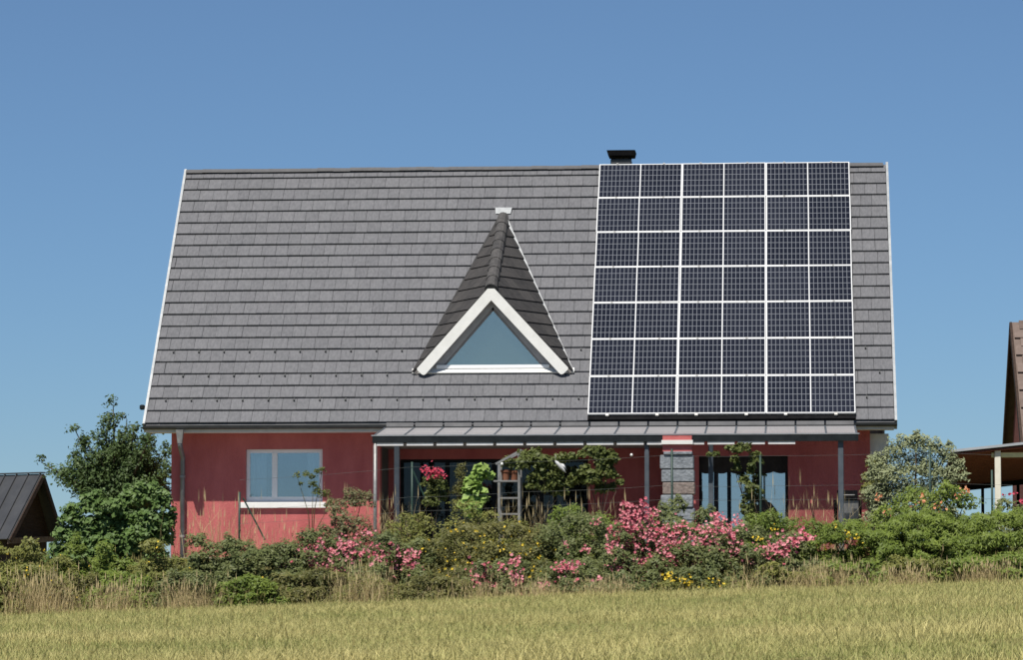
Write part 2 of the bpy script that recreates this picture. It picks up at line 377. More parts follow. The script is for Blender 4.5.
# side walls, back wall, floor, interior ceiling
HW = 2*S*CT
b = MB()
for x in (WX0, WX1-WT):
    yb = HW-WY
    b.prism([(x, WY+WT+0.002, -0.3), (x, yb-0.002, -0.3), (x, yb-0.002, ZE-0.12+WY*math.tan(TH)), (x, HW/2, ZE-0.12+HW/2*math.tan(TH)), (x, WY+WT+0.002, ZE-0.12+(WY+WT)*math.tan(TH))], (WT, 0, 0))
b.box((WX0, HW-WY, -0.3), (WX1, HW-WY+0.25, ztop)); b.build('gable_wall', MT['wall'], house)
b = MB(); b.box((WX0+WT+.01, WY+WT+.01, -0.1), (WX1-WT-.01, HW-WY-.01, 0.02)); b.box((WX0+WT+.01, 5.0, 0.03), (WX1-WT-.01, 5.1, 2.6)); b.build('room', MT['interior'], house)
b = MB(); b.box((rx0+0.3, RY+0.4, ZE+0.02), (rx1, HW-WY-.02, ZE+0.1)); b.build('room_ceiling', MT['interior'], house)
# base plinth band catches light at the foot of the wall
# ---- left window
def window(name, x0, x1, z0, z1, y, mullions, fw=0.065, parent=house, gmat='glass_win', fm='upvc', sill=True, depth=0.05):
    fr = MB(); fr.box((x0, y, z0), (x0+fw, y+depth, z1)); fr.box((x1-fw, y, z0), (x1, y+depth, z1))
    fr.box((x0+fw, y, z0), (x1-fw, y+depth, z0+fw*1.3)); fr.box((x0+fw, y, z1-fw), (x1-fw, y+depth, z1))
    for m_ in mullions: fr.box((m_-fw*0.75, y-0.004, z0+fw*1.3), (m_+fw*0.75, y+depth-0.002, z1-fw))
    w = fr.build(name, MT[fm], parent)
    xs = [x0+fw]+sum([[m_-fw*0.75, m_+fw*0.75] for m_ in mullions], [])+[x1-fw]
    for i in range(0, len(xs), 2):
        p = MB(); p.box((xs[i], y+0.022, z0+fw*1.3), (xs[i+1], y+0.030, z1-fw)); p.build('pane', MT[gmat], w)
    return w
win = window('window', w0+0.004, w1-0.004, wz0+0.03, wz1-0.004, WY+0.09, [X_at(274, WY)], 0.07)
b = MB(); sx0, sx1 = X_at(239.5, WY), X_at(326, WY)
b.hexa([(sx0, WY-0.07, wz0-0.095), (sx1, WY-0.07, wz0-0.095), (sx1, WY+0.09, wz0-0.09), (sx0, WY+0.09, wz0-0.09), (sx0, WY-0.07, wz0+0.005), (sx1, WY-0.07, wz0+0.005), (sx1, WY+0.09, wz0+0.028), (sx0, WY+0.09, wz0+0.028)])
b.build('sill', MT['white'], win)
for ca, cb in ((w0+0.03, w0+0.36), (w1-0.34, w1-0.03)):
    v = []; f = []; xs = np.linspace(ca, cb, 15)
    for i, x in enumerate(xs):
        y = WY+0.36+0.025*math.sin(i*1.9)
        v += [(x, y, wz0-0.05), (x, y, wz1+0.05)]
        if i: k = 2*i; f.append((k-2, k, k+1, k-1))
    b = MB(); b.add(v, f); b.build('curtain', MT['curtain'], win)
# ---- loggia doors (dark)
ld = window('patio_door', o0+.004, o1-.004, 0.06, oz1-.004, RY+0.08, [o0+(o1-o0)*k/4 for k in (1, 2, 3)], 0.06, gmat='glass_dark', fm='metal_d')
# ---- right patio door with scalloped half curtain
pd = window('patio_door', d0+.004, d1-.004, 0.06, dz1-.004, WY+0.09, [X_at(729, WY), X_at(760, WY)], 0.05, gmat='glass_mirror', fm='metal_d')
cz = Z_at(745, 472, WY+.3)
va = MB(); xs = np.linspace(d0+0.01, d1-0.01, 60); v = []; f = []
for i, x in enumerate(xs):
    y = WY+0.055+0.008*math.sin(i*0.9)
    v += [(x, y, dz1-0.01), (x, y, cz-0.035*abs(math.sin((x-d0)*11)))]
    if i: k = 2*i; f.append((k-2, k, k+1, k-1))
va.add(v, f); va.build('scalloped_valance', MT['valance'], pd)
# ---- roof: deck, tiles, ridge, verges, gutter
deck = MB()
deck.hexa([rp(0.02, 0, -0.13), rp(L-0.02, 0, -0.13), rp(L-0.02, S, -0.13), rp(0.02, S, -0.13), rp(0.02, 0, -0.012), rp(L-0.02, 0, -0.012), rp(L-0.02, S, -0.012), rp(0.02, S, -0.012)])
def rb(x, s, n=0.0): p = rp(x, s, n); return np.array([p[0], HW-p[1], p[2]])
deck.hexa([rb(0.02, 0, -0.13), rb(L-0.02, 0, -0.13), rb(L-0.02, S, -0.13), rb(0.02, S, -0.13), rb(0.02, 0, 0.03), rb(L-0.02, 0, 0.03), rb(L-0.02, S, 0.03), rb(0.02, S, 0.03)])
roof = deck.build('roof', MT['tile'], house)
EXP = S/21.75
# dormer corner points
dBLx, dBs = on_roof(414.5, 372.5); dBRx, dBs2 = on_roof(572.5, 371.0); dBs = (dBs+dBs2)/2
dBs = round((dBs+0.02)/EXP)*EXP+0.02
dTx, dTs = on_roof(503.5, 217.0)
pB = rp(0, dBs); dYb = pB[1]; dZb = pB[2]
dAx, _, dAz = at(491, 286, dYb-0.15)
dTx = dAx = (dTx+dAx)/2
ncell = 3; CWP = 0.0
pX0, pS0 = on_roof(588.3, 414.0, 0.15); pX1, _ = on_roof(856.2, 411.0, 0.15); pXa, pS1 = on_roof(598.7, 164.2, 0.15)
pS1b = on_roof(849, 161.5, 0.15)
PX0 = (pX0+pXa)/2; PX1 = (pX1+pS1b[0])/2; PS0 = pS0; PS1 = (pS1+pS1b[1])/2
print('panel', PX0, PX1, PS0, PS1, 'x diffs', pX0, pXa, pX1, pS1b[0], 'dormer', dBLx, dBRx, dBs, dTx, dTs, dAz, dZb, dYb)
def tile_verts(w, l=EXP+0.045, t=0.040, dz=0.0):
    """local tile: x 0..w, s 0..l, lower end proud"""
    lo, up = 0.030+dz, -0.011
    c = 0.006
    P = [(0, 0, lo), (w, 0, lo), (w, l, up), (0, l, up), (0, 0, lo+t-c), (w, 0, lo+t-c), (w, l, up+t), (0, l, up+t), (0, c, lo+t), (w, c, lo+t)]
    Fc = [(3, 2, 1, 0), (0, 1, 5, 4), (4, 5, 9, 8), (8, 9, 6, 7), (1, 2, 6, 9, 5), (3, 0, 4, 8, 7), (2, 3, 7, 6)]
    return P, Fc
ROT = Matrix(((1, 0, 0), (0, CT, -ST), (0, ST, CT)))
tiles = []
for r in range(22):
    s0 = r*EXP; x = 0.03+ (0.0 if r % 2 else 0.125); first = True
    off = rng.uniform(-0.05, 0.05)
    edges = [0.03]
    x = 0.03+(0.25 if r % 2 == 0 else 0.13)+off
    while x < L-0.16:
        edges.append(x); x += 0.25+rng.choice([-0.03, -0.01, 0.0, 0.0, 0.01, 0.03])
    edges.append(L-0.03)
    for a, c in zip(edges[:-1], edges[1:]):
        if c-a < 0.08: continue
        xm, sm = (a+c)/2, s0+EXP/2
        if dBs-0.02 < s0+EXP/2 < dTs:
            k = (sm+0.05-dBs)/(dTs-dBs); xl = dBLx+(dTx-dBLx)*k; xr = dBRx+(dTx-dBRx)*k
            if a > xl+0.02 and c < xr-0.02: continue
        hidden = (PX0-0.05 < xm < PX1+0.05) and sm > PS0-0.12
        tiles.append((r, a, c, s0, hidden))
vis = [t for t in tiles if not t[4]][:300]
visset = set(id(t) for t in vis)
cache = {}
def tile_mesh(w, v):
    w = round(w, 2); key = (w, v)
    if key not in cache:
        P, Fc = tile_verts(w-0.0055, dz=0.003*((v % 3)-1))
        mb = MB(); mb.add(P, Fc, [0.2, 0.35, 0.45, 0.55, 0.65, 0.85][v]); cache[key] = mb.mesh('roof_tile', MT['tile'])
    return cache[key]
rest = MB()
for t in tiles:
    r, a, c, s0, hid = t
    if id(t) in visset:
        o = place('roof_tile', tile_mesh(c-a, int(rng.integers(6))), rp(a, s0, rng.uniform(0, 0.002)), roof, rot=(TH, rng.normal(0, 0.003), rng.normal(0, 0.003)))
    else:
        P, Fc = tile_verts(round(c-a, 2)-0.0055, l=min(EXP+0.045, S-s0), dz=rng.uniform(-.003, .004))
        j = rng.normal(0, 0.004)
        rest.add([rp(a+p[0]+j*p[1], s0+p[1], p[2]) for p in P], Fc, float(rng.uniform(0.15, 0.85)))
tag(rest.build('upper_roof_tiles', MT['tile'], roof), kind='stuff')
# snow guards: three staggered rows
sg = MB(); sg.bar((0, 0.0, 0.052), (0, 0.075, 0.046), 0.024, 0.008); sg.box((-0.014, -0.016, 0.04), (0.014, 0.0, 0.090))
sgm = sg.mesh('snow_guard', MT['zinc_dark'])
for r, o_ in ((2, 0.36), (4, 0.62), (6, 0.36)):
    x = o_
    while x < L-0.2:
        s0 = r*EXP-0.075
        if not (PX0-0.1 < x < PX1+0.1) and not (s0 > dBs-0.2 and dBLx-0.1 < x < dBRx+0.1):
            place('snow_guard', sgm, rp(x, s0), roof, rot=(TH, 0, 0))
        x += 0.50
# ridge caps
rc = MB(); n = 7
P = []
for e, (xx, sc) in enumerate(((0, 1.0), (0.36, 0.96))):
    for k in range(n):
        a = -math.pi*0.5+math.pi*k/(n-1)
        P.append((xx, math.sin(a)*0.13*sc, math.cos(a)*0.085*sc-0.01))
Fc = [(k, k+1, n+k+1, n+k) for k in range(n-1)]+[tuple(range(n))[::-1], tuple(range(n, 2*n))]
rc.add(P, Fc, 0.5); rcm = rc.mesh('ridge_tile', MT['ridge_tile'])
x = 0.02; zr = ZE+S*ST
while x < L-0.3:
    place('ridge_tile', rcm, (x, HW/2, zr-0.005+rng.uniform(-.006, .006)), roof); x += 0.34
# verge flashings
for name, x0, x1 in (('verge_flashing', -0.022, 0.026), ('verge_flashing', L-0.026, L+0.022)):
    v = MB()
    v.hexa([rp(x0, -0.03, -0.18), rp(x1, -0.03, -0.18), rp(x1, S+0.03, -0.18), rp(x0, S+0.03, -0.18), rp(x0, -0.03, 0.075), rp(x1, -0.03, 0.075), rp(x1, S+0.03, 0.075), rp(x0, S+0.03, 0.075)])
    v.hexa([rb(x0, -0.03, -0.18), rb(x1, -0.03, -0.18), rb(x1, S+0.0, -0.18), rb(x0, S+0.0, -0.18), rb(x0, -0.03, 0.07), rb(x1, -0.03, 0.07), rb(x1, S+0.0, 0.07), rb(x0, S+0.0, 0.07)])
    v.build(name, MT['zinc'], roof)
# eaves drip edge, gutter, fascia, soffit
d = MB(); d.hexa([rp(0.03, -0.03, -0.012), rp(L-.03, -0.03, -0.012), rp(L-.03, 0.03, 0.0), rp(0.03, 0.03, 0.0), rp(0.03, -0.03, 0.016), rp(L-.03, -0.03, 0.016), rp(L-.03, 0.03, 0.021), rp(0.03, 0.03, 0.021)])
d.build('drip_edge', MT['drip'], roof)
g = MB(); n = 9; gyc, gz, gr = -0.070, ZE-0.032, 0.062
v = []
for x in (-0.01, L+0.02):
    for k in range(n):
        a = math.pi+math.pi*k/(n-1); v.append((x, gyc+gr*math.cos(a), gz+gr*math.sin(a)))
    for k in range(n):
        a = 2*math.pi-math.pi*k/(n-1); v.append((x, gyc+(gr-.008)*math.cos(a), gz+(gr-.008)*math.sin(a)))
m2 = 2*n
f = [(k, (k+1) % m2, m2+(k+1) % m2, m2+k) for k in range(m2)]+[tuple(range(m2))[::-1], tuple(range(m2, 2*m2))]
g.add(v, f)
for x in (-0.008, L+0.012): g.add([(x, gyc+gr*math.cos(math.pi+math.pi*k/8), gz+gr*math.sin(math.pi+math.pi*k/8)) for k in range(9)], [tuple(range(9))])
gut = g.build('gutter', MT['zinc_dark'], house, smooth=False)
b = MB(); b.box((0.03, -0.004, ZE-0.145), (L-0.03, 0.03, ZE-0.035)); b.build('fascia', MT['soffit_w'], house)
b = MB(); b.box((0.03, 0.032, ZE-0.140), (L-0.03, WY-0.002, ZE-0.120)); b.build('soffit', MT['soffit_w'], house)
# purlin ends under the right verge
b = MB(); b.box((WX1+0.002, WY+0.15, 0.0), (L-0.14, WY+0.9, 1.95)); sb = b.build('side_bay', MT['soffit'], house)
b = MB(); b.box((WX1+0.002, WY+0.10, 1.955), (L-0.12, WY+0.95, ZE-0.2)); b.build('side_bay_fascia', MT['soffit_w'], house)
b = MB(); b.box((WX1+0.15, WY+0.13, 1.1), (L-0.2, WY+0.148, 1.9)); b.build('side_bay_window', MT['glass_win'], house)
# downpipe with hopper
dx = X_at(181.0, WY-0.09); hy = gyc
dp = MB(); dp.tube([(dx+0.085, hy, ZE-0.34), (dx+0.08, hy+0.06, ZE-0.42), (dx+0.04, WY-0.12, ZE-0.60), (dx+0.03, WY-0.08, ZE-0.68), (dx+0.03, WY-0.08, -0.2)], 0.046, 10)
dpo = dp.build('downpipe', MT['pipe'], house, smooth=True)
h = MB(); a0, a1 = 0.072, 0.042
h.hexa([(dx+0.085-a1, hy-a1, ZE-0.36), (dx+0.085+a1, hy-a1, ZE-0.36), (dx+0.085+a1, hy+a1, ZE-0.36), (dx+0.085-a1, hy+a1, ZE-0.36), (dx+0.085-a0, hy-a0, ZE-0.10), (dx+0.085+a0, hy-a0, ZE-0.10), (dx+0.085+a0, hy+a0*.5, ZE-0.10), (dx+0.085-a0, hy+a0*.5, ZE-0.10)])
h.build('hopper', MT['galv'], dpo)
h = MB()
for z in (0.45, 1.6): h.tube([(dx+0.03, WY-0.08, z), (dx+0.03, WY-0.08, z+0.04)], 0.056, 10); h.box((dx+0.015, WY-0.04, z+.005), (dx+0.045, WY+0.01, z+0.035))
h.build('pipe_bracket', MT['galv'], dpo)
# lantern on the verge
vl = MB(); p = rp(-0.10, 0.47, -0.02); vl.bevbox((p[0]-0.045, p[1]-0.05, p[2]-0.04), (p[0]+0.05, p[1]+0.05, p[2]+0.06), 0.02); vl.box((p[0]+0.05, p[1]-0.015, p[2]), (p[0]+0.13, p[1]+0.015, p[2]+0.03))
vl.build('verge_lamp', MT['metal_d'], house)
# chimney with cowl
cx0, cx1 = at(609, 155, HW/2)[0], at(633.5, 155, HW/2)[0]
cb = Z_at(620, 159.5, HW/2+0.2)
b = MB(); b.bevbox((cx0+0.03, HW/2+0.02, zr-0.6), (cx1-0.05, HW/2+0.52, cb), 0.02); ch = b.build('chimney', MT['zinc_dark'], house)
b = MB()
for x in (cx0+0.06, cx1-0.10):
    for y in (HW/2+0.05, HW/2+0.46): b.box((x, y, cb), (x+0.04, y+0.04, cb+0.06))
b.hexa([(cx0-0.015, HW/2-0.05, cb+0.06), (cx1+0.01, HW/2-0.05, cb+0.06), (cx1+0.01, HW/2+0.59, cb+0.06), (cx0-0.015, HW/2+0.59, cb+0.06), (cx0-0.045, HW/2-0.07, cb+0.165), (cx1+0.035, HW/2-0.07, cb+0.165), (cx1+0.035, HW/2+0.61, cb+0.165), (cx0-0.045, HW/2+0.61, cb+0.165)])
b.build('chimney_cowl', MT['black'], ch)

# ---- dormer
dor = MB()
BL, BR = rp(dBLx, dBs, 0.03), rp(dBRx, dBs, 0.03)
A = np.array([dAx, dYb-0.15, dAz]); T = rp(dTx, dTs, 0.06)
BLf, BRf = BL+np.array([0, -0.10, 0.0]), BR+np.array([0, -0.10, 0.0])
inner = lambda p, q: p
# gable lining (grey timber ring) as dormer body
gl0 = np.array([dBLx+0.06, dYb, dZb+0.03]); gr0 = np.array([dBRx-0.06, dYb, dZb+0.03]); ga = np.array([dAx, dYb, dAz-0.05])
cxg = (at(440, 366, dYb)[0]+at(540, 366, dYb)[0])/2; hw = (at(540.5, 366, dYb)[0]-at(440, 366, dYb)[0])/2
cxg = dAx+0.02
gz0 = Z_at(490, 365.5, dYb); gz1 = Z_at(490, 307, dYb)
i0, i1, i2 = np.array([cxg-hw, dYb, gz0]), np.array([cxg+hw, dYb, gz0]), np.array([cxg, dYb, gz1])
for y0, y1 in ((0.0, 0.10),):
    for o_a, o_b, n_a, n_b in ((gl0, ga, i0, i2), (ga, gr0, i2, i1), (gr0, gl0, i1, i0)):
        dor.prism([o_a, o_b, n_b, n_a], (0, 0.10, 0))
dormer = dor.build('dormer', MT['dormer_lining'], house)
p = MB(); p.prism([i0+[0.0, 0.05, 0], i1+[0, 0.05, 0], i2+[0, 0.05, 0]], (0, 0.008, 0)); p.build('pane', MT['glass_dormer'], dormer)
p = MB(); p.prism([i0+[-.05, 0.12, -.05], i1+[.05, 0.12, -.05], i2+[0, 0.12, .08]], (0, 0.01, 0)); p.build('blind', MT['blind'], dormer)
p = MB(); p.box((i0[0]-0.12, dYb-0.035, gz0-0.055), (i1[0]+0.12, dYb+0.045, gz0+0.012)); p.build('bottom_rail', MT['upvc'], dormer)
for i, (q, sgn) in enumerate(((i0, 1), (i1, -1))):
    dirv = (i2-q)/np.linalg.norm(i2-q); nrm = np.array([dirv[2], 0, -dirv[0]])*sgn
    f = MB(); f.prism([q+[0, 0.02, 0], i2+[0, 0.02, 0], i2+nrm*0.035+[0, .02, -.02], q+nrm*0.035+dirv*0.03+[0, .02, 0]], (0, 0.028, 0)); f.build('casement_stile', MT['soffit'], dormer)
# barge boards
bw = 0.200
for sgn, foot in ((-1, BL), (1, BR)):
    ft = np.array([foot[0]-sgn*0.02, dYb-0.15, dZb+0.035]); ap = np.array([dAx, dYb-0.15, dAz+0.02])
    dv = (ap-ft)/np.linalg.norm(ap-ft); pn = np.array([-dv[2], 0, dv[0]])*(-sgn)*-1
    if pn[2] > 0: pn = -pn
    # lower edge, rounded foot
    poly = [ap, ft+dv*0.075, ft+dv*0.05+pn*0.03, ft+dv*0.05+pn*(bw-0.05), ft+dv*0.065+pn*(bw-0.015), ft+dv*0.10+pn*bw]
    k = bw/abs(dv[2]) if False else None
    tparam = (dAx-(ap+pn*bw)[0])/dv[0]
    poly.append(ap+pn*bw+dv*tparam)
    pb = MB(); pb.prism(poly, (0, -0.04, 0)); pb.build('barge_board', MT['white'], dormer)
# soffit behind boards and apron flashing at sill
p = MB(); p.hexa([rp(dBLx-0.04, dBs-0.06, 0.055), rp(dBRx+0.04, dBs-0.06, 0.055), rp(dBRx+0.04, dBs+0.05, 0.02), rp(dBLx-0.04, dBs+0.05, 0.02),
                  rp(dBLx-0.04, dBs-0.06, 0.085), rp(dBRx+0.04, dBs-0.06, 0.085), (dBRx+0.04, dYb+0.0, dZb+0.10), (dBLx-0.04, dYb+0.0, dZb+0.10)])
p.build('apron_flashing', MT['white'], dormer)
# slopes with shingles
def clip(poly, tri):
    out = poly
    area = (tri[1][0]-tri[0][0])*(tri[2][1]-tri[0][1])-(tri[1][1]-tri[0][1])*(tri[2][0]-tri[0][0])
    sg_ = 1 if area > 0 else -1
    for i in range(3):
        a, b_ = tri[i], tri[(i+1) % 3]; src = out; out = []
        side = lambda p: sg_*((b_[0]-a[0])*(p[1]-a[1])-(b_[1]-a[1])*(p[0]-a[0]))
        for j in range(len(src)):
            p, q = src[j], src[(j+1) % len(src)]; sp_, sq = side(p), side(q)
            if sp_ >= 0: out.append(p)
            if sp_*sq < 0:
                t = sp_/(sp_-sq); out.append((p[0]+(q[0]-p[0])*t, p[1]+(q[1]-p[1])*t))
        if not out: return []
    return out
for sgn, B in ((-1, BLf), (1, BRf)):
    nrm = np.cross(A-T, B-T); nrm /= np.linalg.norm(nrm)
    if nrm[2] < 0: nrm = -nrm
    u = np.cross([0, 0, 1], nrm); u /= np.linalg.norm(u); v = np.cross(nrm, u)
    O = B.copy()
    to2 = lambda p: ((p-O)@u, (p-O)@v)
    tri = [to2(B), to2(A), to2(T)]
    sl = MB(); sl.prism([B-nrm*0.09, A-nrm*0.09, T-nrm*0.09], nrm*0.075); slope = sl.build('dormer_roof', MT['soffit'], dormer)
    us = [t[0] for t in tri]; vmax = max(t[1] for t in tri); e = 0.305
    r = 0; v0 = min(t[1] for t in tri)
    while v0+r*e < vmax:
        uu = min(us)-rng.uniform(0, 0.3)
        while uu < max(us):
            w = 0.36+rng.uniform(-.04, .04)
            poly = clip([(uu+.003, v0+r*e), (uu+w-.003, v0+r*e), (uu+w-.003, v0+r*e+e+.03), (uu+.003, v0+r*e+e+.03)], tri)
            if len(poly) >= 3:
                ar = abs(sum(poly[i][0]*poly[(i+1) % len(poly)][1]-poly[(i+1) % len(poly)][0]*poly[i][1] for i in range(len(poly))))/2
                if ar > 0.004:
                    tl = MB(); lo = [O+u*p[0]+v*p[1]+nrm*(0.022*(1-(p[1]-v0-r*e)/e)-0.012) for p in poly]
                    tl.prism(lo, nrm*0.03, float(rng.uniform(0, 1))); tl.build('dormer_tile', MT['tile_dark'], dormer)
            uu += w
        r += 1
    # valley flashing on the main roof; left one coloured as the shaded valley
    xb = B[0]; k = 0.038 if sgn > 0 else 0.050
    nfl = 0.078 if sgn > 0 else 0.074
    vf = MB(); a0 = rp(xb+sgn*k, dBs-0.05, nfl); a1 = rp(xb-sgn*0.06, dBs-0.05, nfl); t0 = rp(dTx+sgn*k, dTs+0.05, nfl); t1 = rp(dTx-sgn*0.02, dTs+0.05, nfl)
    vf.hexa([a0, a1, t1, t0]+[q+np.array([0, -ST, CT])*0.012 for q in (a0, a1, t1, t0)]); vf.build('valley_flashing', MT['zinc'] if sgn > 0 else MT['valley_shade'], dormer)
# hip/ridge of the dormer
dirr = (T-A); Ln = np.linalg.norm(dirr); dirr = dirr/Ln; nseg = 8
side = np.array([1., 0, 0]); upv = np.cross(side, dirr)
if upv[2] < 0: upv = -upv
for i in range(nseg):
    t0, t1 = Ln*i/nseg-0.06, Ln*(i+1)/nseg+0.02
    m_ = MB(); n = 7; P = []
    for t_, sc in ((t0, 1.05), (t1, 0.92)):
        for k in range(n):
            a = -math.pi*0.5+math.pi*k/(n-1)
            P.append(A+dirr*t_+side*math.sin(a)*0.125*sc+upv*(math.cos(a)*0.12*sc-0.055))
    m_.add(P, [(k, k+1, n+k+1, n+k) for k in range(n-1)]+[tuple(range(n))[::-1], tuple(range(n, 2*n))], float(rng.uniform(0, 1)))
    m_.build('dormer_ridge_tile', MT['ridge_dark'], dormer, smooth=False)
p = MB(); a0 = [rp(dTx-0.15, dTs+0.02, 0.066), rp(dTx+0.15, dTs+0.02, 0.066), rp(dTx+0.17, dTs+0.20, 0.066), rp(dTx-0.17, dTs+0.20, 0.066)]
p.hexa(a0+[q+np.array([0, -ST, CT])*0.012 for q in a0]); p.build('saddle_flashing', MT['zinc'], dormer)

# ------------------------------------------------------------------ solar array
arr = empty('solar_array', rp((PX0+PX1)/2, PS0, 0.06), 'large array of dark solar panels in white frames on the grey tiled roof', 'solar panels')
NC, NR = 3, 7
PW = (PX1-PX0)/NC; PH = (PS1-PS0)/NR
fw = 0.019; gap = 0.003
CW = (PW-2*fw-0.016-2*gap)/20.0; CH = (PH-2*fw-2*gap)/6.0
MT['cells'] = cell_mat()
def local_box(mb, x0, x1, s0, s1, n0, n1): mb.box((x0, s0, n0), (x1, s1, n1))
fr = MB(); w_, h_ = PW-2*gap, PH-2*gap
fr.box((0, 0, 0), (w_, fw, 0.04)); fr.box((0, h_-fw, 0), (w_, h_, 0.04)); fr.box((0, fw, 0), (fw, h_-fw, 0.04)); fr.box((w_-fw, fw, 0), (w_, h_-fw, 0.04))
fr.box((w_/2-0.009, fw, 0.030), (w_/2+0.009, h_-fw, 0.0385))
fr_me = fr.mesh('solar_panel', MT['panel_frame'])
hf = MB(); hf.box((0, 0, 0), (10*CW, 6*CH, 0.012)); hf_me = hf.mesh('cell_field', MT['cells'])
for r in range(NR):
    for c in range(NC):
        jit = rng.normal(0, 0.0025, 2)
        tl = (TH+rng.normal(0, 0.0012), rng.normal(0, 0.0012), 0)
        po = place('solar_panel', fr_me, rp(PX0+c*PW+gap+jit[0], PS0+r*PH+gap, 0.11), arr, rot=tl)
        for hh in range(2):
            xo = fw+0.0005 if hh == 0 else w_/2+0.0085
            base = np.array(rp(PX0+c*PW+gap+jit[0], PS0+r*PH+gap, 0.11)); Mt = Matrix.Identity(3)
            from mathutils import Euler
            q = Euler(tl).to_matrix() @ Vector((xo, fw, 0.0235))
            place('cell_field', hf_me, base+np.array(q), po, rot=tl)
for c in range(NC):
    for k in (0.22, 0.78):
        rl = MB(); xx = PX0+(c+k)*PW
        rl.hexa([rp(xx-.02, PS0-0.05, 0.062), rp(xx+.02, PS0-0.05, 0.062), rp(xx+.02, PS1-.05, 0.062), rp(xx-.02, PS1-.05, 0.062), rp(xx-.02, PS0-0.05, 0.106), rp(xx+.02, PS0-0.05, 0.106), rp(xx+.02, PS1-.05, 0.106), rp(xx-.02, PS1-.05, 0.106)])
        rl.build('mounting_rail', MT['galv'], arr)
        for r in range(NR+1):
            cl = MB(); s_ = PS0+r*PH
            if r in (0,): cl.hexa([rp(xx-.03, s_-0.045, 0.107), rp(xx+.03, s_-0.045, 0.107), rp(xx+.03, s_+0.012, 0.151), rp(xx-.03, s_+0.012, 0.151), rp(xx-.03, s_-0.045, 0.150), rp(xx+.03, s_-0.045, 0.150), rp(xx+.03, s_+0.012, 0.157), rp(xx-.03, s_+0.012, 0.157)])
            else: cl.hexa([rp(xx-.02, s_-0.014, 0.1505), rp(xx+.02, s_-0.014, 0.1505), rp(xx+.02, s_+0.014, 0.1505), rp(xx-.02, s_+0.014, 0.1505), rp(xx-.02, s_-0.014, 0.158), rp(xx+.02, s_-0.014, 0.158), rp(xx+.02, s_+0.014, 0.158), rp(xx-.02, s_+0.014, 0.158)])
            cl.build('clamp', MT['galv'], arr)
sk = MB(); sk.hexa([rp(PX0, PS0-0.10, 0.058), rp(PX1, PS0-0.10, 0.058), rp(PX1, PS0+0.02, 0.058), rp(PX0, PS0+0.02, 0.058), rp(PX0, PS0-0.10, 0.10), rp(PX1, PS0-0.10, 0.10), rp(PX1, PS0+0.02, 0.104), rp(PX0, PS0+0.02, 0.104)])
sk.build('gap_shade_strip', MT['black'], arr)  # black strip added for the shade in the gap under the lowest panels

# ------------------------------------------------------------------ veranda
VY = -1.95
vx0, vx1 = X_at(374.5, VY), X_at(857, VY)
vz0 = float(at(615, 435.0, VY)[2]); vz1 = ZE+0.032; vyb = -0.16
ver = empty('veranda', ((vx0+vx1)/2, VY, 0.03), 'lean-to veranda with grey glass roof and slim dark posts along the house front', 'veranda')
nP = 16; step = (vx1-vx0)/nP
vzm = ZE-0.095
for i in range(nP):
    xa, xb = vx0+i*step+0.018, vx0+(i+1)*step-0.018
    g = MB(); g.hexa([(xa, VY-0.02, vz0), (xb, VY-0.02, vz0), (xb, vyb, vzm), (xa, vyb, vzm), (xa, VY-0.02, vz0+0.012), (xb, VY-0.02, vz0+0.012), (xb, vyb, vzm+0.012), (xa, vyb, vzm+0.012)])
    ob = g.build('roof_pane', MT['glass_roof'], ver); ob.data.materials.append(MT['glass_under'])
    for p_ in ob.data.polygons: p_.material_index = 0 if p_.normal.z > 0.5 else 1
    g = MB(); g.hexa([(xa, vyb-0.01, vzm+0.03), (xb, vyb-0.01, vzm+0.03), (xb, vyb+0.005, vz1-.02), (xa, vyb+0.005, vz1-.02), (xa, vyb-0.018, vzm+0.03), (xb, vyb-0.018, vzm+0.03), (xb, vyb-0.003, vz1-.02), (xa, vyb-0.003, vz1-.02)])
    g.build('upstand_panel', MT['upstand'], ver)
for i in range(nP+1):
    x = vx0+i*step
    r_ = MB(); r_.bar((x, VY-0.01, vz0-0.020), (x, vyb-.002, vzm-0.020), 0.030, 0.085); r_.build('rafter', MT['post_blue'], ver)
b = MB(); b.box((vx0-0.03, VY-0.10, vz0-0.13), (vx1+0.03, VY-0.022, vz0-0.012)); b.build('front_beam', MT['metal_d'], ver)
b = MB(); b.box((vx0-0.05, VY-0.108, vz0-0.008), (vx1+0.05, VY-0.024, vz0+0.016)); b.build('drip_rail', MT['zinc'], ver)
b = MB(); b.box((vx0-.02, vyb-0.03, vzm-0.045), (vx1+.02, vyb+0.0, vzm+0.028)); b.build('wall_rail', MT['metal_d'], ver)
# white batten behind the beam, in lengths between the rafters
zb1 = vz0-0.1302; zb0 = zb1-0.055
for i in range(14):
    xa, xb = vx0+i*step+0.05, vx0+(i+1)*step-0.012
    b = MB(); b.box((xa, VY-0.085, zb0), (xb, VY-0.05, zb1)); b.build('white_batten', MT['soffit_w'], ver)
for pxp, y, w, m_ in ((397, VY+0.9, 0.10, 'post_blue'), (647, VY+0.02, 0.085, 'post_blue'), (711, VY+0.35, 0.09, 'post_blue'), (841, VY+0.02, 0.10, 'post_blue')):
    x = X_at(pxp, y); zt = vz0-0.07+(y-VY)*(vzm-vz0)/(vyb-VY)
    b = MB(); b.bevbox((x-w/2, y-w/2, 0.03), (x+w/2, y+w/2, zt), 0.008); b.build('post', MT[m_], ver)
b = MB(); b.tube([(vx0+0.02, VY-0.06, -0.1), (vx0+0.02, VY-0.06, vz0-0.10)], 0.035, 10); b.build('corner_pipe', MT['galv'], ver, smooth=True)

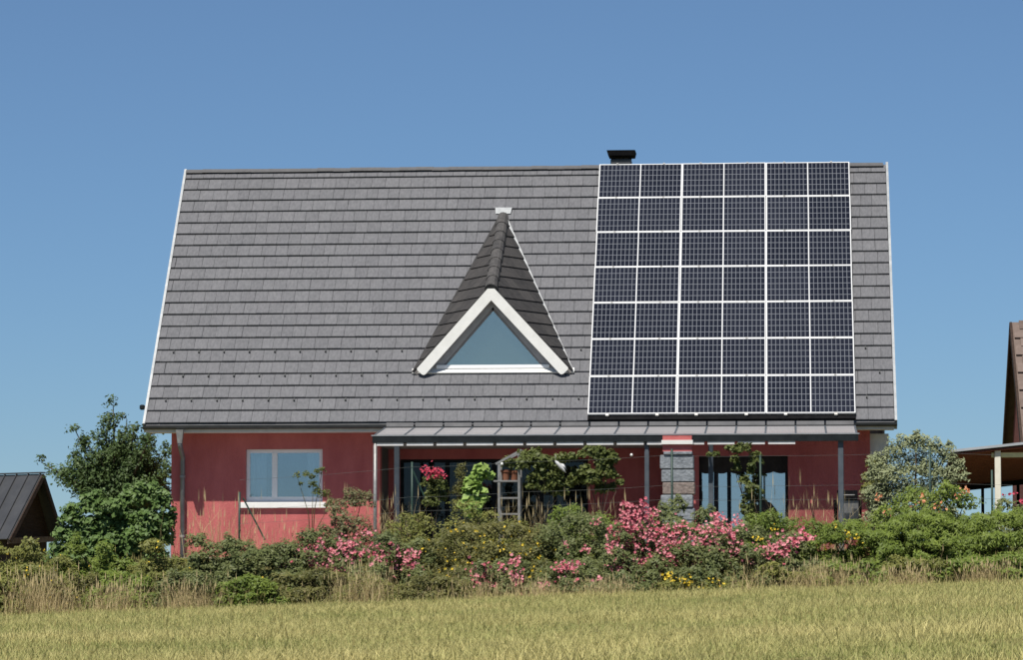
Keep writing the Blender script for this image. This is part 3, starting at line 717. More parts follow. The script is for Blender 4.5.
# ------------------------------------------------------------------ stone pillar
PY = VY-0.35
px0, px1 = X_at(661, PY), X_at(693.5, PY)
pil = empty('stone_pillar', ((px0+px1)/2, PY+0.3, 0), 'pillar of rough grey stone blocks with red and white head at the veranda', 'pillar')
bounds = [(455, 469), (469.6, 482), (482.6, 494.4), (495, 507.4), (508, 520.4), (521, 534), (534.6, 550)]
b = MB(); b.box((px0+0.05, PY+0.05, -0.3), (px1-0.05, PY+0.50, Z_at(677, 453, PY))); b.build('mortar_core', MT['mortar'], pil)
for i, (t, bt) in enumerate(bounds):
    z1_, z0_ = Z_at(677, t, PY), Z_at(677, bt, PY)
    e0, e1 = rng.uniform(-.02, .03, 2)
    m_ = MB(); m_.bevbox((px0+e0, PY+rng.uniform(-.02, .02), z0_), (px1+e1, PY+0.55, z1_), 0.016)
    m_.build('stone_block', MT['stone_br' if i == 2 else 'stone'], pil)
b = MB(); b.bevbox((px0+0.05, PY-0.02, Z_at(677, 454.6, PY)), (px1-0.02, PY+0.5, Z_at(677, 451.5, PY)), 0.01); b.build('cap_slab', MT['stone'], pil)
b = MB(); b.box((px0+0.03, PY+0.08, Z_at(677, 451.3, PY)), (px1-0.03, PY+0.40, Z_at(677, 435.5, PY))); b.build('red_head', MT['wall'], pil)
b = MB(); b.box((px0+0.01, PY+0.02, Z_at(677, 444.2, PY)), (px1-0.01, PY+0.42, Z_at(677, 440, PY))); b.build('white_band', MT['white'], pil)

# ------------------------------------------------------------------ foliage builders
def unit(n):
    v = rng.normal(size=(n, 3)); return v/np.linalg.norm(v, axis=1, keepdims=True)

def leaf_geo(C, N, size, aspect=0.5, fold=0.25):
    """leaves: centre C, normal N -> folded diamond leaves with 2 tris each"""
    n = len(C)
    if not hasattr(size, '__len__'): size = size*rng.uniform(0.65, 1.35, n)
    t = np.cross(N, unit(n)); t /= (np.linalg.norm(t, axis=1, keepdims=True)+1e-9)
    s = np.cross(N, t); h = size[:, None]*0.5; w = h*aspect
    a = C-t*h; c = C+t*h; m_ = C-t*h*0.1
    b1 = m_+s*w+N*w*fold; b2 = m_-s*w+N*w*fold
    V = np.stack([a, b1, c, b2], 1).reshape(-1, 3)
    i = np.arange(n)[:, None]*4
    F = np.concatenate([i+[[0, 1, 2]], i+[[0, 2, 3]]], 0)
    return V, F

def clump_leaves(clumps, n, size, aspect=0.5, up=0.5, rand=0.7, shell=0.5):
    """clumps: list of (cx,cy,cz,rx,ry,rz); leaves spread through their outer volume"""
    K = np.array(clumps, float); wgt = (K[:, 3]*K[:, 5]+K[:, 3]*K[:, 4]+K[:, 4]*K[:, 5]); wgt /= wgt.sum()
    idx = rng.choice(len(K), n, p=wgt); D = unit(n); D[:, 2] = np.where(D[:, 2] < -0.5, -D[:, 2], D[:, 2])
    ph = rng.uniform(0, 6, (len(K), 3))[idx]
    lump = 1+0.18*np.sin(D[:, 0]*5+ph[:, 0])+0.18*np.sin(D[:, 2]*6+ph[:, 1])+0.12*np.sin(D[:, 1]*7+ph[:, 2])
    rad = (shell+(1-shell)*rng.random(n)**0.6)*lump
    C = K[idx, :3]+D*K[idx, 3:6]*rad[:, None]
    N = D*0.6+unit(n)*rand*0.85+np.array([-0.12, -0.45, 0.75])*(0.45+up*0.6); N /= np.linalg.norm(N, axis=1, keepdims=True)
    ct = rng.uniform(0.1, 0.8, len(K))[idx]
    tint = np.clip(0.5*ct+0.5*rng.random(n), 0, 1)
    V, F = leaf_geo(C, N, size*rng.uniform(0.6, 1.35, n), aspect)
    return V, F, np.repeat(tint, 4)

def blossom_geo(C, size, petals=6):
    V = []; n = len(C); T_ = []
    face = unit(n)*0.7+np.array([0, -0.8, 0.5]); face /= np.linalg.norm(face, axis=1, keepdims=True)
    a = np.cross(face, unit(n)); a /= np.linalg.norm(a, axis=1, keepdims=True); b_ = np.cross(face, a)
    sz = size*rng.uniform(0.7, 1.3, n)[:, None]; tt = rng.random(n)
    out = []; ti = []
    for k in range(petals):
        an = 2*math.pi*k/petals+rng.uniform(-.2, .2)
        d1 = a*math.cos(an)+b_*math.sin(an); d2 = -a*math.sin(an)+b_*math.cos(an)
        q = np.stack([C, C+(d1*0.75+d2*0.5+face*0.25)*sz*.5, C+(d1+face*0.45*(k % 2+.4))*sz*.5*1.1, C+(d1*0.75-d2*0.5+face*0.25)*sz*.5], 1)
        out.append(q); ti.append(np.repeat(np.clip(tt+rng.uniform(-.25, .25, n), 0, 1), 4))
    V = np.concatenate(out, 0).reshape(-1, 3); F = np.arange(len(V)).reshape(-1, 4)
    return V, F, np.concatenate(ti)

def stems(base, targets, r0, r1, parent, m_='stem', name='stems', sag=0.12):
    mb = MB()
    for t in targets:
        t = np.array(t, float); b0 = np.array(base, float)+np.array([*rng.normal(0, 0.06, 2), 0]); mid = (b0+t)/2+np.array([*rng.normal(0, sag, 2), 0.06])
        mb.tube([b0, mid, t], [r0, (r0+r1)/2, r1], 5)
    return mb.build(name, MT[m_], parent, smooth=True)

def bush(name, label, cat, px0, px1, pyt, Y, m_, leaves, size, depth=1.0, group=None, aspect=0.5, nclump=9, flowers=None, up=0.5, extra=None, bottom=None, rough=0.30, rand=0.7, stem_m='stem', shell=0.45):
    """a shrub filling the photo box px0..px1, top pyt, standing on the ground at depth Y"""
    x0, x1 = X_at(px0, Y), X_at(px1, Y); xc = (x0+x1)/2; zt = float(at((px0+px1)/2, pyt, Y)[2])
    zg = float(ground_z(xc, Y)); h = zt-zg; w = x1-x0
    root = empty(name, (xc, Y, zg), label, cat, group)
    cl = []
    nlev = 1 if h < 0.45 else (2 if h < 1.1 else 3)
    for i in range(nclump):
        u = (i+0.5)/nclump*2-1+rng.uniform(-.1, .1); dome = max(0.45, 1-abs(u)**4*0.55)*rng.uniform(1-rough, 1.0)
        for lev in range(nlev):
            rx = max(w/nclump*rng.uniform(0.95, 1.6), 0.12); rz = min(max(h*rng.uniform(0.20, 0.30)/max(1, nlev*0.55), 0.13), 0.45)
            zc = zg+h*dome*(1-lev/nlev)*rng.uniform(0.94, 1.0)-rz*0.9
            yc = Y+rng.uniform(-.4, .4)*depth - 0.22*depth*lev
            cl.append((xc+u*w*0.47+rng.normal(0, 0.03), yc, max(zc, zg+rz*0.5), rx, max(depth*0.3, rx*0.7), rz))
    if extra: cl += extra
    V, F, t = clump_leaves(cl, int(leaves*1.7), size*1.12, aspect, up, rand, shell)
    fobj('foliage', V, F, MT[m_], root, t)
    stems((xc, Y, zg), [c[:3] for c in cl[::2]], 0.018, 0.006, root, stem_m)
    if flowers: add_flowers(root, flowers, Y, depth, cl)
    return root, cl

def add_flowers(root, flowers, Y, depth, cl=None):
    for spec in flowers:
        m_, size = spec[0], spec[1]; C = []
        if isinstance(spec[2], list):                          # clusters given in the photo
            for (fx, fy, fr_, n) in spec[2]:
                yy = Y-depth*0.42; c = at(fx, fy, yy); r_ = fr_/58.0
                n = int(n*(1.1 if m_ == 'f_orange' else 2.1)); d = rng.normal(0, 0.58, (n, 3))*np.array([r_, 0.16, r_*0.9]); C.append(c+d)
        else:                                                  # scattered over the surface
            n = spec[2]; K = np.array(cl); i = rng.integers(len(K), size=n); D = unit(n); D[:, 1] = -abs(D[:, 1]); D[:, 2] = D[:, 2]*0.7+0.25
            C.append(K[i, :3]+D*K[i, 3:6]*rng.uniform(0.95, 1.2, (n, 1)))
        C = np.concatenate(C, 0); V, F, t = blossom_geo(C, size*0.72)
        tag(fobj('blossoms', V, F, MT[m_], root, t), kind='stuff')

def blades(Xs, Ys, h, w, m_, name, parent=None, lean=0.35, tint=None, zoff=-0.02, seed=0.0):
    n = len(Xs); Zs = ground_z(Xs, Ys)+zoff
    a = rng.uniform(0, 2*math.pi, n); d = np.stack([np.cos(a), np.sin(a), np.zeros(n)], 1)
    ln = rng.normal(0, lean, (n, 2)); P = np.stack([Xs, Ys, Zs], 1)
    hh = h[:, None]; ww = w[:, None]
    top = P+np.concatenate([ln*hh, hh], 1); mid = P+np.concatenate([ln*hh*0.35, hh*0.55], 1)
    V = np.stack([P-d*ww/2, P+d*ww/2, mid+d*ww*0.45, top, mid-d*ww*0.45], 1).reshape(-1, 3)
    i = np.arange(n)[:, None]*5
    F = np.concatenate([i+[[0, 1, 2]], i+[[0, 2, 4]], i+[[4, 2, 3]]], 0)
    if tint is None: tint = rng.random(n)
    t = np.repeat(tint, 5)
    if seed > 0:                                                # seed heads on top: slim diamonds
        k = rng.random(n) < seed; c = top[k]; m = len(c); s = d[k]
        hl = (hh[k]*0.14+0.015); sw = 0.007
        Vs = np.stack([c-[0, 0, 1]*hl*0.5, c+s*sw, c+[0, 0, 1]*hl, c-s*sw], 1).reshape(-1, 3)
        j = np.arange(m)[:, None]*4+len(V)
        V = np.concatenate([V, Vs]); F = np.concatenate([F, j+[[0, 1, 2]], j+[[0, 2, 3]]]); t = np.concatenate([t, np.full(4*m, 0.9)])
    return fobj(name, V, F, MT[m_], parent, t)

# ------------------------------------------------------------------ hay field
nF = 430000
fy = -9.0-rng.random(nF)**1.15*29; fx = rng.uniform(-4.5, 19.5, nF)
cx_ = 12.36-math.tan(YAW)*(fy+67.9); hwid = (fy+67.9)*0.165+1.2
keep = abs(fx-cx_) < hwid; fx, fy = fx[keep], fy[keep]
patch = 0.5+0.26*np.sin(fx*0.55+fy*0.23+1)*np.sin(fy*0.9+fx*0.3)+0.2*np.sin(fx*0.21-fy*0.6)+0.18*np.sin(fx*1.9+fy*1.1)*np.sin(fx*0.7-fy*2.1)+0.12*np.sin(fx*4.7+1)*np.sin(fy*3.3)
ft = np.clip(0.95*patch+0.50*rng.random(len(fx))-0.22-0.10*np.clip((6-fx)/8, 0, 1)+0.012*np.clip(-fy-16, 0, 14), 0, 1)
fh = np.clip(rng.normal(0.095, 0.032, len(fx)), 0.03, 0.25)*(0.75+0.5*patch)
tag(blades(fx, fy, fh, rng.uniform(0.005, 0.011, len(fx)), 'grass', 'hay_meadow', lean=0.45, tint=ft, seed=0.06),
    'short yellow green hay meadow sloping up to the flower border', 'grass', kind='stuff')
# long grass on the bank between the shrubs
nB = 19000
bx = rng.uniform(-4.0, 18.0, nB); by = rng.uniform(-9.3, -4.3, nB)
bp_ = 0.5+0.3*np.sin(bx*1.3+by)+0.2*np.sin(bx*3.1-by*2)
bh = np.clip(rng.normal(0.28, 0.11, nB), 0.08, 0.7)*np.where(by > -6.2, 0.55, 1.0)
tag(blades(bx, by, bh, rng.uniform(0.006, 0.012, nB), 'grass_bank', 'bank_grass', lean=0.38, tint=np.clip(bp_*0.5+rng.random(nB)*0.5-0.12, 0, 1), seed=0.15),
    'long mixed green and straw coloured grass growing between the border shrubs', 'grass', kind='stuff')

nK = 9000
kx = rng.uniform(-4.0, 18.0, nK); ky = -9.1-np.abs(rng.normal(0, 0.9, nK)); pk_ = np.sin(kx*1.1)+np.sin(kx*2.7+1)+0.6*np.sin(kx*6.1)
sel = rng.random(nK) < np.clip(0.10+0.22*pk_, 0.02, 0.6); kx, ky, pk_ = kx[sel], ky[sel], pk_[sel]
kh = np.clip(rng.normal(0.26, 0.10, len(kx))+0.05*pk_, 0.08, 0.6)
tag(blades(kx, ky, kh, rng.uniform(0.004, 0.009, len(kx)), 'dry', 'dry_grass_fringe', lean=0.35, tint=np.clip(rng.random(len(kx))*0.8+0.1, 0, 1), seed=0.3),
    'uneven fringe of tall straw coloured grass where the meadow meets the border', 'grass', kind='stuff')
nW = 2600
wx = rng.uniform(-4.0, 19.0, nW); wy = rng.uniform(-36, -10, nW)
tag(blades(wx, wy, np.clip(rng.normal(0.27, 0.08, nW), 0.12, 0.5), rng.uniform(0.004, 0.008, nW), 'grass_bank', 'meadow_stalks', lean=0.3, seed=0.6),
    'scattered taller stalks and seed heads standing in the meadow', 'grass', kind='stuff')

def tuft(label, pxs, pyt, Y, n, m_='dry', spread=0.3, lean=0.18, group='dry grass tufts'):
    x = X_at(pxs, Y); zt = float(at(pxs, pyt, Y)[2]); zg = float(ground_z(x, Y)); h = zt-zg
    root = empty('grass_tuft', (x, Y, zg), label, 'grass', group)
    xs = x+rng.normal(0, spread*0.5, n); ys = Y+rng.normal(0, spread*0.4, n)
    blades(xs, ys, np.clip(rng.normal(h*0.78, h*0.17, n), h*.3, h*1.1), rng.uniform(0.003, 0.007, n), m_, 'blades', root, lean=lean, seed=0.35)['kind'] = 'stuff'

# ------------------------------------------------------------------ border shrubs, left to right
bush('weed_clump', 'yellow-green weedy clump with small yellow flowers at the far left edge', 'weeds', -30, 68, 538, -7.9, 'l_weed', 7200, 0.055, 1.2, rough=0.5, flowers=[('f_yellow', 0.05, 70)])
bush('weed_clump', 'olive weedy clump in front of the broad-leaved bush, left', 'weeds', 40, 128, 558, -8.8, 'l_olive', 5200, 0.05, 0.9, rough=0.5, flowers=[('f_yellow', 0.05, 18)])
bush('garden_shrub', 'yellow-green leafy shrub at the foot of the broad-leaved bush', 'shrub', 56, 138, 532, -7.2, 'l_hedge', 6200, 0.055, 1.2, rough=0.5, flowers=[('f_yellow', 0.045, 10)])
bush('garden_shrub', 'green shrub with a few yellow flowers left of the downpipe foot', 'shrub', 118, 205, 528, -7.9, 'l_weed', 6800, 0.05, 1.1, rough=0.5, flowers=[('f_yellow', 0.05, 22)])
bush('garden_shrub', 'dark green dense shrub just right of the downpipe', 'shrub', 186, 254, 526, -7.5, 'l_rose', 6500, 0.055, 1.1, rough=0.5)
bush('garden_shrub', 'mid green leafy shrub below the lit wall left of the window', 'shrub', 226, 315, 533, -7.9, 'l_rose', 7500, 0.055, 1.2, flowers=[('f_yellow', 0.045, 12)])
bush('garden_shrub', 'low grey-green shrub at the meadow edge below the window', 'shrub', 268, 352, 567, -8.9, 'l_olive', 4600, 0.05, 0.9)
PK = 'f_pink'
bush('rose_bush', 'pink rose bush below the left window', 'rose bush', 276, 366, 524, -7.6, 'l_rose', 6200, 0.05, 1.1,
     flowers=[(PK, 0.066, [(345,544,9,26),(303,553,9,18),(329,565,11,30),(342,574,7,12),(320,543,5,8),(361,553,6,8),(315,552,8,10),(336,556,8,10),(351,549,8,8),(287,563,6,10),(366,532,5,7),(311,561,6,8),(352,560,5,5)])])
bush('rose_bush', 'small pink rose bush left of the yellow-flowered shrub', 'rose bush', 368, 432, 528, -7.9, 'l_rose', 4800, 0.05, 1.0,
     flowers=[(PK, 0.066, [(395,548,7,15),(408,566,12,34),(419,573,7,12),(388,577,11,12),(403,555,6,8),(378,560,6,8),(374,546,7,9),(386,555,6,8),(412,556,6,8)])])
bush('rounded_shrub', 'rounded brownish-green shrub at the lower right of the white window', 'shrub', 322, 374, 487, -4.5, 'l_brown', 4200, 0.05, 0.9, nclump=6)
bush('yellow_flower_shrub', 'olive shrub dotted with yellow flowers in the middle of the border', 'shrub', 424, 552, 516, -7.4, 'l_olive', 9500, 0.045, 1.3, nclump=11, flowers=[('f_yellow', 0.05, 150)], rough=0.15)
bush('garden_shrub', 'small feathery green shrub beside the slim corner pipe', 'shrub', 384, 442, 500, -5.4, 'l_weed', 3200, 0.045, 0.9, nclump=6)
bush('garden_shrub', 'grassy green shrub in front of the plant stand', 'shrub', 432, 526, 499, -5.6, 'l_weed', 4500, 0.045, 0.9, nclump=8)
bush('rose_bush', 'low pink rose bush at the meadow edge under the yellow-flowered shrub', 'rose bush', 466, 536, 556, -8.7, 'l_rose', 3800, 0.05, 0.8,
     flowers=[(PK, 0.066, [(481,575,11,26),(502,569,5,7),(514,561,6,10),(517,577,8,18),(530,594,7,10),(494,585,5,5),(476,585,5,6)])])
bush('garden_shrub', 'full green shrub left of the tallest pink roses', 'shrub', 522, 618, 506, -7.2, 'l_rose', 8500, 0.05, 1.3, nclump=10, flowers=[(PK, 0.06, [(597,522,4,5),(586,550,4,5),(564,543,4,5)])])
bush('garden_shrub', 'feathery light green shrub left of the slate post and tall roses', 'shrub', 540, 622, 498, -5.7, 'l_hedge', 4200, 0.045, 1.0, nclump=8)
bush('rose_bush', 'low pink rose bush at the foot of the full green shrub', 'rose bush', 540, 606, 560, -8.7, 'l_rose', 3800, 0.05, 0.8,
     flowers=[(PK, 0.066, [(563,570,9,22),(574,566,7,14),(586,589,9,22),(543,585,6,8),(598,580,4,4)])])
bush('rose_bush', 'tallest pink rose bush, covered in a dense column of blossom', 'rose bush', 606, 664, 508, -8.3, 'l_rose', 5600, 0.05, 1.1, nclump=7,
     flowers=[(PK, 0.07, [(627,505,5,9),(643,504,5,9),(640,518,12,40),(617,536,9,28),(620,552,10,38),(622,566,10,38),(638,566,8,22),(635,580,9,26),(630,528,9,18),(636,543,8,12),(658,530,8,14),(650,555,9,14),(648,536,9,16),(626,518,9,16),(652,515,7,10),(657,569,5,6),(612,548,5,9),(628,575,8,14)])])
bush('rose_bush', 'wide rose bush with scattered pink blossom under the stone pillar', 'rose bush', 656, 722, 514, -8.3, 'l_rose', 6200, 0.05, 1.1, nclump=8,
     flowers=[(PK, 0.066, [(676,544,7,16),(693,545,7,12),(682,526,6,8),(664,528,5,7),(706,540,6,8),(700,530,5,6),(688,555,8,9),(705,576,7,12),(662,540,8,16),(672,533,7,12),(690,536,7,12),(668,560,7,10),(680,575,6,6),(668,552,5,6),(698,562,5,4)])])
bush('rose_bush', 'pink rose bush below the blue-reflecting patio door', 'rose bush', 706, 768, 516, -8.3, 'l_rose', 6000, 0.05, 1.1, nclump=8,
     flowers=[(PK, 0.066, [(715,518,7,13),(727,531,9,22),(719,544,9,20),(731,539,7,12),(711,532,7,9),(725,561,9,14),(750,561,7,9),(742,548,8,9),(736,520,7,9),(720,526,8,12),(735,552,7,8),(757,547,4,4)])])
bush('rose_bush', 'pink rose bush reaching right towards the sunlit red wall', 'rose bush', 760, 816, 530, -8.3, 'l_rose', 4600, 0.05, 1.0, nclump=6,
     flowers=[(PK, 0.07, [(777,548,11,34),(791,544,7,16),(804,535,8,20),(768,552,5,6),(786,553,5,5)]), ('f_yellow', 0.05, [(760,538,4,4),(775,530,4,3)])])
bush('garden_shrub', 'upright green shrub in front of the stone pillar', 'shrub', 648, 690, 488, -6.0, 'l_rose', 3400, 0.055, 0.8, nclump=5, up=0.8)
bush('garden_shrub', 'slim green shrub right of the stone pillar foot', 'shrub', 688, 722, 494, -6.0, 'l_rose', 2600, 0.055, 0.7, nclump=4, up=0.8)
bush('garden_shrub', 'light green shrub below the blue-reflecting patio door', 'shrub', 722, 812, 504, -5.6, 'l_hedge', 5200, 0.045, 1.0, nclump=8)
bush('garden_shrub', 'weedy shrub with yellow flowers at the meadow edge under the roses', 'shrub', 650, 748, 579, -9.1, 'l_weed', 3600, 0.045, 0.8, nclump=9, flowers=[('f_yellow', 0.05, [(670,578,6,9),(684,582,8,14),(715,585,8,12),(700,590,6,6)])])
bush('garden_shrub', 'weedy green shrub at the meadow edge right of the roses', 'shrub', 740, 832, 563, -8.9, 'l_weed', 5200, 0.045, 0.9, nclump=8)
bush('hedge_bush', 'fresh green feathery bush in front of the sunlit red wall', 'bush', 790, 892, 518, -7.2, 'l_hedge', 11000, 0.065, 1.5, aspect=0.3, nclump=10, flowers=[('f_yellow', 0.052, [(835,527,5,5),(846,535,6,5),(826,544,4,3),(858,540,5,4)])], rough=0.15)
bush('hedge_bush', 'fresh green feathery bush below the orange flowers', 'bush', 876, 968, 507, -7.4, 'l_hedge', 11500, 0.065, 1.6, aspect=0.3, nclump=10, rough=0.15)
bush('hedge_bush', 'fresh green bush filling in between the orange-flowered bush and the cream post', 'bush', 900, 1000, 516, -6.2, 'l_hedge', 9000, 0.06, 1.3, aspect=0.3, nclump=9, rough=0.1)
bush('hedge_bush', 'fresh green feathery bush at the right edge under the cream post', 'bush', 952, 1050, 502, -7.4, 'l_hedge', 11500, 0.065, 1.6, aspect=0.3, nclump=10, rough=0.15)
bush('orange_flower_bush', 'bush with orange flowers in front of the silvery shrub', 'bush', 868, 984, 474, -5.4, 'l_hedge', 7000, 0.055, 1.2, nclump=10,
     flowers=[('f_orange', 0.06, [(880,497,5,8),(914,504,6,12),(921,499,5,10),(940,508,7,14),(966,490,5,12),(955,497,4,6),(934,515,5,7),(885,512,4,5)])])
bush('rose_bush', 'dark pink rose bush beside the cream post at the right edge', 'rose bush', 988, 1050, 486, -5.5, 'l_rose', 3400, 0.055, 0.9, nclump=6,
     flowers=[('f_red', 0.07, [(1004,497,4,2),(1013,494,4,2),(1020,501,4,2)])])

# low front row along the meadow edge
for x0_, x1_, yt_, m_, n_, sz_, lab in (
    (-25, 40, 574, 'l_weed', 3400, 0.05, 'low weedy plant at the meadow edge in the left corner'),
    (88, 160, 570, 'l_hedge', 3800, 0.055, 'low fresh green plant at the meadow edge before the broad-leaved bush'),
    (150, 226, 566, 'l_rose', 4200, 0.05, 'low dark green plant at the meadow edge below the downpipe'),
    (216, 286, 572, 'l_hedge', 3800, 0.05, 'low bright green plant at the meadow edge left of the pink roses'),
    (340, 402, 574, 'l_weed', 3400, 0.045, 'low yellowish plant at the meadow edge between the left rose bushes'),
    (402, 474, 572, 'l_olive', 3800, 0.045, 'low olive plant at the meadow edge under the yellow-flowered shrub'),
    (590, 652, 582, 'l_rose', 2800, 0.045, 'low green plant at the meadow edge under the tallest roses'),
    (818, 884, 556, 'l_hedge', 4600, 0.055, 'low feathery plant at the meadow edge below the barbecue'),
    (872, 948, 552, 'l_weed', 5000, 0.05, 'low yellow-green plant at the meadow edge below the orange flowers'),
    (936, 1040, 550, 'l_hedge', 5600, 0.055, 'low bright green plant at the meadow edge in the right corner')):
    bush('border_plant', lab, 'plant', x0_, x1_, yt_, -9.35, m_, n_, sz_, 0.8, nclump=8, group='low plants along the meadow edge')
# vines trained along the veranda front
def vine(name, label, cat, base_px, Y, clusters, m_, leaves, size, aspect=0.8, flowers=None, stem_r=0.011, up=0.2, group=None, trunk_m='bark'):
    x = X_at(base_px, Y); zg = float(ground_z(x, Y)); root = empty(name, (x, Y, zg), label, cat, group)
    cl = []
    for (cx, cy, r_) in clusters:
        p = at(cx, cy, Y); rr = r_/56.0; cl.append((p[0], p[1]+rng.normal(0, 0.08), p[2], rr, max(rr*0.8, 0.10), rr))
    V, F, t = clump_leaves(cl, int(leaves*1.5), size*0.85, aspect, up, 0.8, 0.2); fobj('foliage', V, F, MT[m_], root, t)
    mb = MB(); prev = np.array([x, Y, zg-0.05])
    for c in sorted(cl, key=lambda c: c[2])[::3]:
        b0 = np.array([x+(c[0]-x)*0.25, Y, zg+(c[2]-zg)*0.55]); mb.tube([prev, b0, np.array(c[:3])], [stem_r, stem_r*.8, stem_r*.35], 5)
    mb.build('stems', MT[trunk_m], root, smooth=True)
    if flowers: add_flowers(root, flowers, Y, 0.4, cl)
    return root
vine('broadleaf_bush', 'bright broad-leaved green bush between the dark shed and the house', 'bush', 112, -4.9, [(72,517,13),(92,507,15),(112,509,14),(130,500,14),(148,497,15),(162,505,13),(168,522,10),(66,536,14),(85,530,17),(108,528,18),(132,522,18),(152,525,17),(163,540,12),(60,556,14),(80,553,18),(104,552,19),(128,548,19),(150,552,16),(75,573,18),(100,574,19),(125,574,18),(140,536,16),(118,540,16),(95,542,16),(152,566,16),(160,528,14)], 'l_big', 11500, 0.108, aspect=0.68, stem_r=0.03, up=0.5)
vine('silvery_shrub', 'silvery-leaved rounded shrub at the right corner of the red house', 'shrub', 915, -2.6, [(880,464,14),(893,452,12),(906,445,11),(920,446,13),(934,450,12),(946,458,12),(957,468,9),(962,478,7),(872,478,11),(888,478,16),(908,468,18),(928,470,18),(944,478,15),(880,496,16),(902,490,19),(926,492,18),(948,494,14),(900,508,18),(930,510,18),(950,446,5),(916,437,6),(876,512,13),(885,525,14),(870,520,10),(900,528,18),(930,530,18),(952,515,13),(868,496,9)], 'l_silver', 11500, 0.085, aspect=0.34, stem_r=0.025, up=0.4)
vine('climbing_vine', 'large hanging vine right of the plant stand', 'vine', 545, -3.2, [(527,458,9),(537,462,13),(549,466,13),(541,476,11),(553,481,11),(533,485,8),(558,492,9),(547,490,7),(524,466,7),(562,460,7)], 'l_vine', 2300, 0.085)
vine('climbing_vine', 'arching vine spreading under the veranda beam by the bird ornament', 'vine', 600, -3.2, [(572,458,5),(581,455,5),(590,452,7),(600,455,10),(610,459,9),(604,470,12),(612,476,7),(594,480,10),(577,479,11),(568,484,6),(585,472,7),(610,488,6),(600,490,7),(620,483,4)], 'l_vine', 2700, 0.085)
vine('climbing_vine', 'thin vine climbing in front of the blue-reflecting patio door', 'vine', 748, -3.2, [(709,455,3),(716,455,3),(728,448,4),(738,450,7),(745,448,6),(735,460,5),(737,468,5),(755,459,7),(752,467,4),(757,454,4),(751,472,4),(745,482,6),(752,490,7),(747,500,6),(760,492,4),(748,510,8)], 'l_vine', 1500, 0.08)
vine('climbing_vine', 'small leafy vine at the right corner of the red wall', 'vine', 872, -2.0, [(872,463,6),(878,470,8),(868,478,6),(876,485,9),(884,478,7),(866,490,6),(873,497,9),(884,495,8),(880,506,9)], 'l_weed', 1700, 0.075)
vine('young_vine', 'bright lime-leaved young vine beside the plant stand', 'vine', 474, -3.8, [(481,470,6),(488,476,7),(477,477,7),(471,484,9),(478,490,8),(470,495,9),(476,503,9),(482,500,6),(466,506,8),(474,512,9)], 'l_lime', 330, 0.16, aspect=0.9)
vine('slim_conifer', 'slim dark olive upright plant left of the lime vine', 'shrub', 461, -3.4, [(462,468,5),(460,475,7),(463,483,7),(459,491,8),(462,500,9),(460,508,9)], 'l_olive', 1500, 0.06, aspect=0.35)
vine('geranium', 'pot plant with deep pink flowers near the green fence brace', 'flowers', 434, -3.6, [(428,483,7),(436,480,8),(442,486,7),(432,492,9),(440,497,9),(430,503,9)], 'l_vine', 1400, 0.06,
     flowers=[('f_red', 0.06, [(427,470,5,12),(434,472,6,18),(441,474,5,12),(431,476,4,5)])])
vine('garden_plant', 'spindly plant in front of the white window', 'plant', 312, -4.2, [(298,476,4),(305,475,4),(312,477,4),(318,472,4),(322,470,3),(313,485,5),(317,492,6),(300,484,3),(325,495,7),(330,505,8)], 'l_vine', 560, 0.06, aspect=0.5, stem_r=0.01, trunk_m='stem')

# dry grasses
for lab, x_, yt, Y_, n_ in (
    ('tan grass tuft at the far left edge of the border', 36, 572, -9.9, 440),
    ('tan grass tuft left of the downpipe at the meadow edge', 118, 580, -9.9, 400),
    ('straw coloured grass tuft below the downpipe', 191, 577, -9.9, 320),
    ('dry grass tuft below the left pink roses', 362, 566, -9.9, 320),
    ('dry grass tuft between the two low pink rose bushes', 536, 578, -9.9, 240),
    ('pale dry grass tuft under the tallest pink roses', 606, 578, -9.9, 240),
    ('brownish grass tuft at the meadow edge left of the hedge bushes', 826, 560, -9.9, 360),
    ('straw grass tuft at the meadow edge below the orange flowers', 905, 566, -9.9, 360),
    ('straw grass tuft at the meadow edge in the right corner', 985, 560, -9.9, 400),
    ('dry arching grass tuft beside the slim corner pipe', 382, 496, -4.0, 260),
    ('thin dry grass in front of the lit wall right of the downpipe', 205, 498, -4.8, 110),
    ('thin dry grass in front of the lit wall under the window', 228, 505, -4.8, 110),
    ('thin dry grass in front of the sunlit wall left of the barbecue', 795, 486, -4.6, 130),
    ('thin dry grass before the sunlit wall beside the dark veranda post', 822, 490, -4.6, 110),
    ('dry grass tuft at the foot of the plant stand', 517, 497, -4.6, 130),
    ('brown grass tuft under the arching vine', 588, 497, -4.8, 120),
    ('reddish dry grass below the left window sill', 270, 520, -5.2, 160)):
    tuft(lab, x_, yt, Y_, int(n_*(1.3 if Y_ < -8 else 0.8)), spread=0.55 if Y_ < -8 else 0.7, lean=0.30)

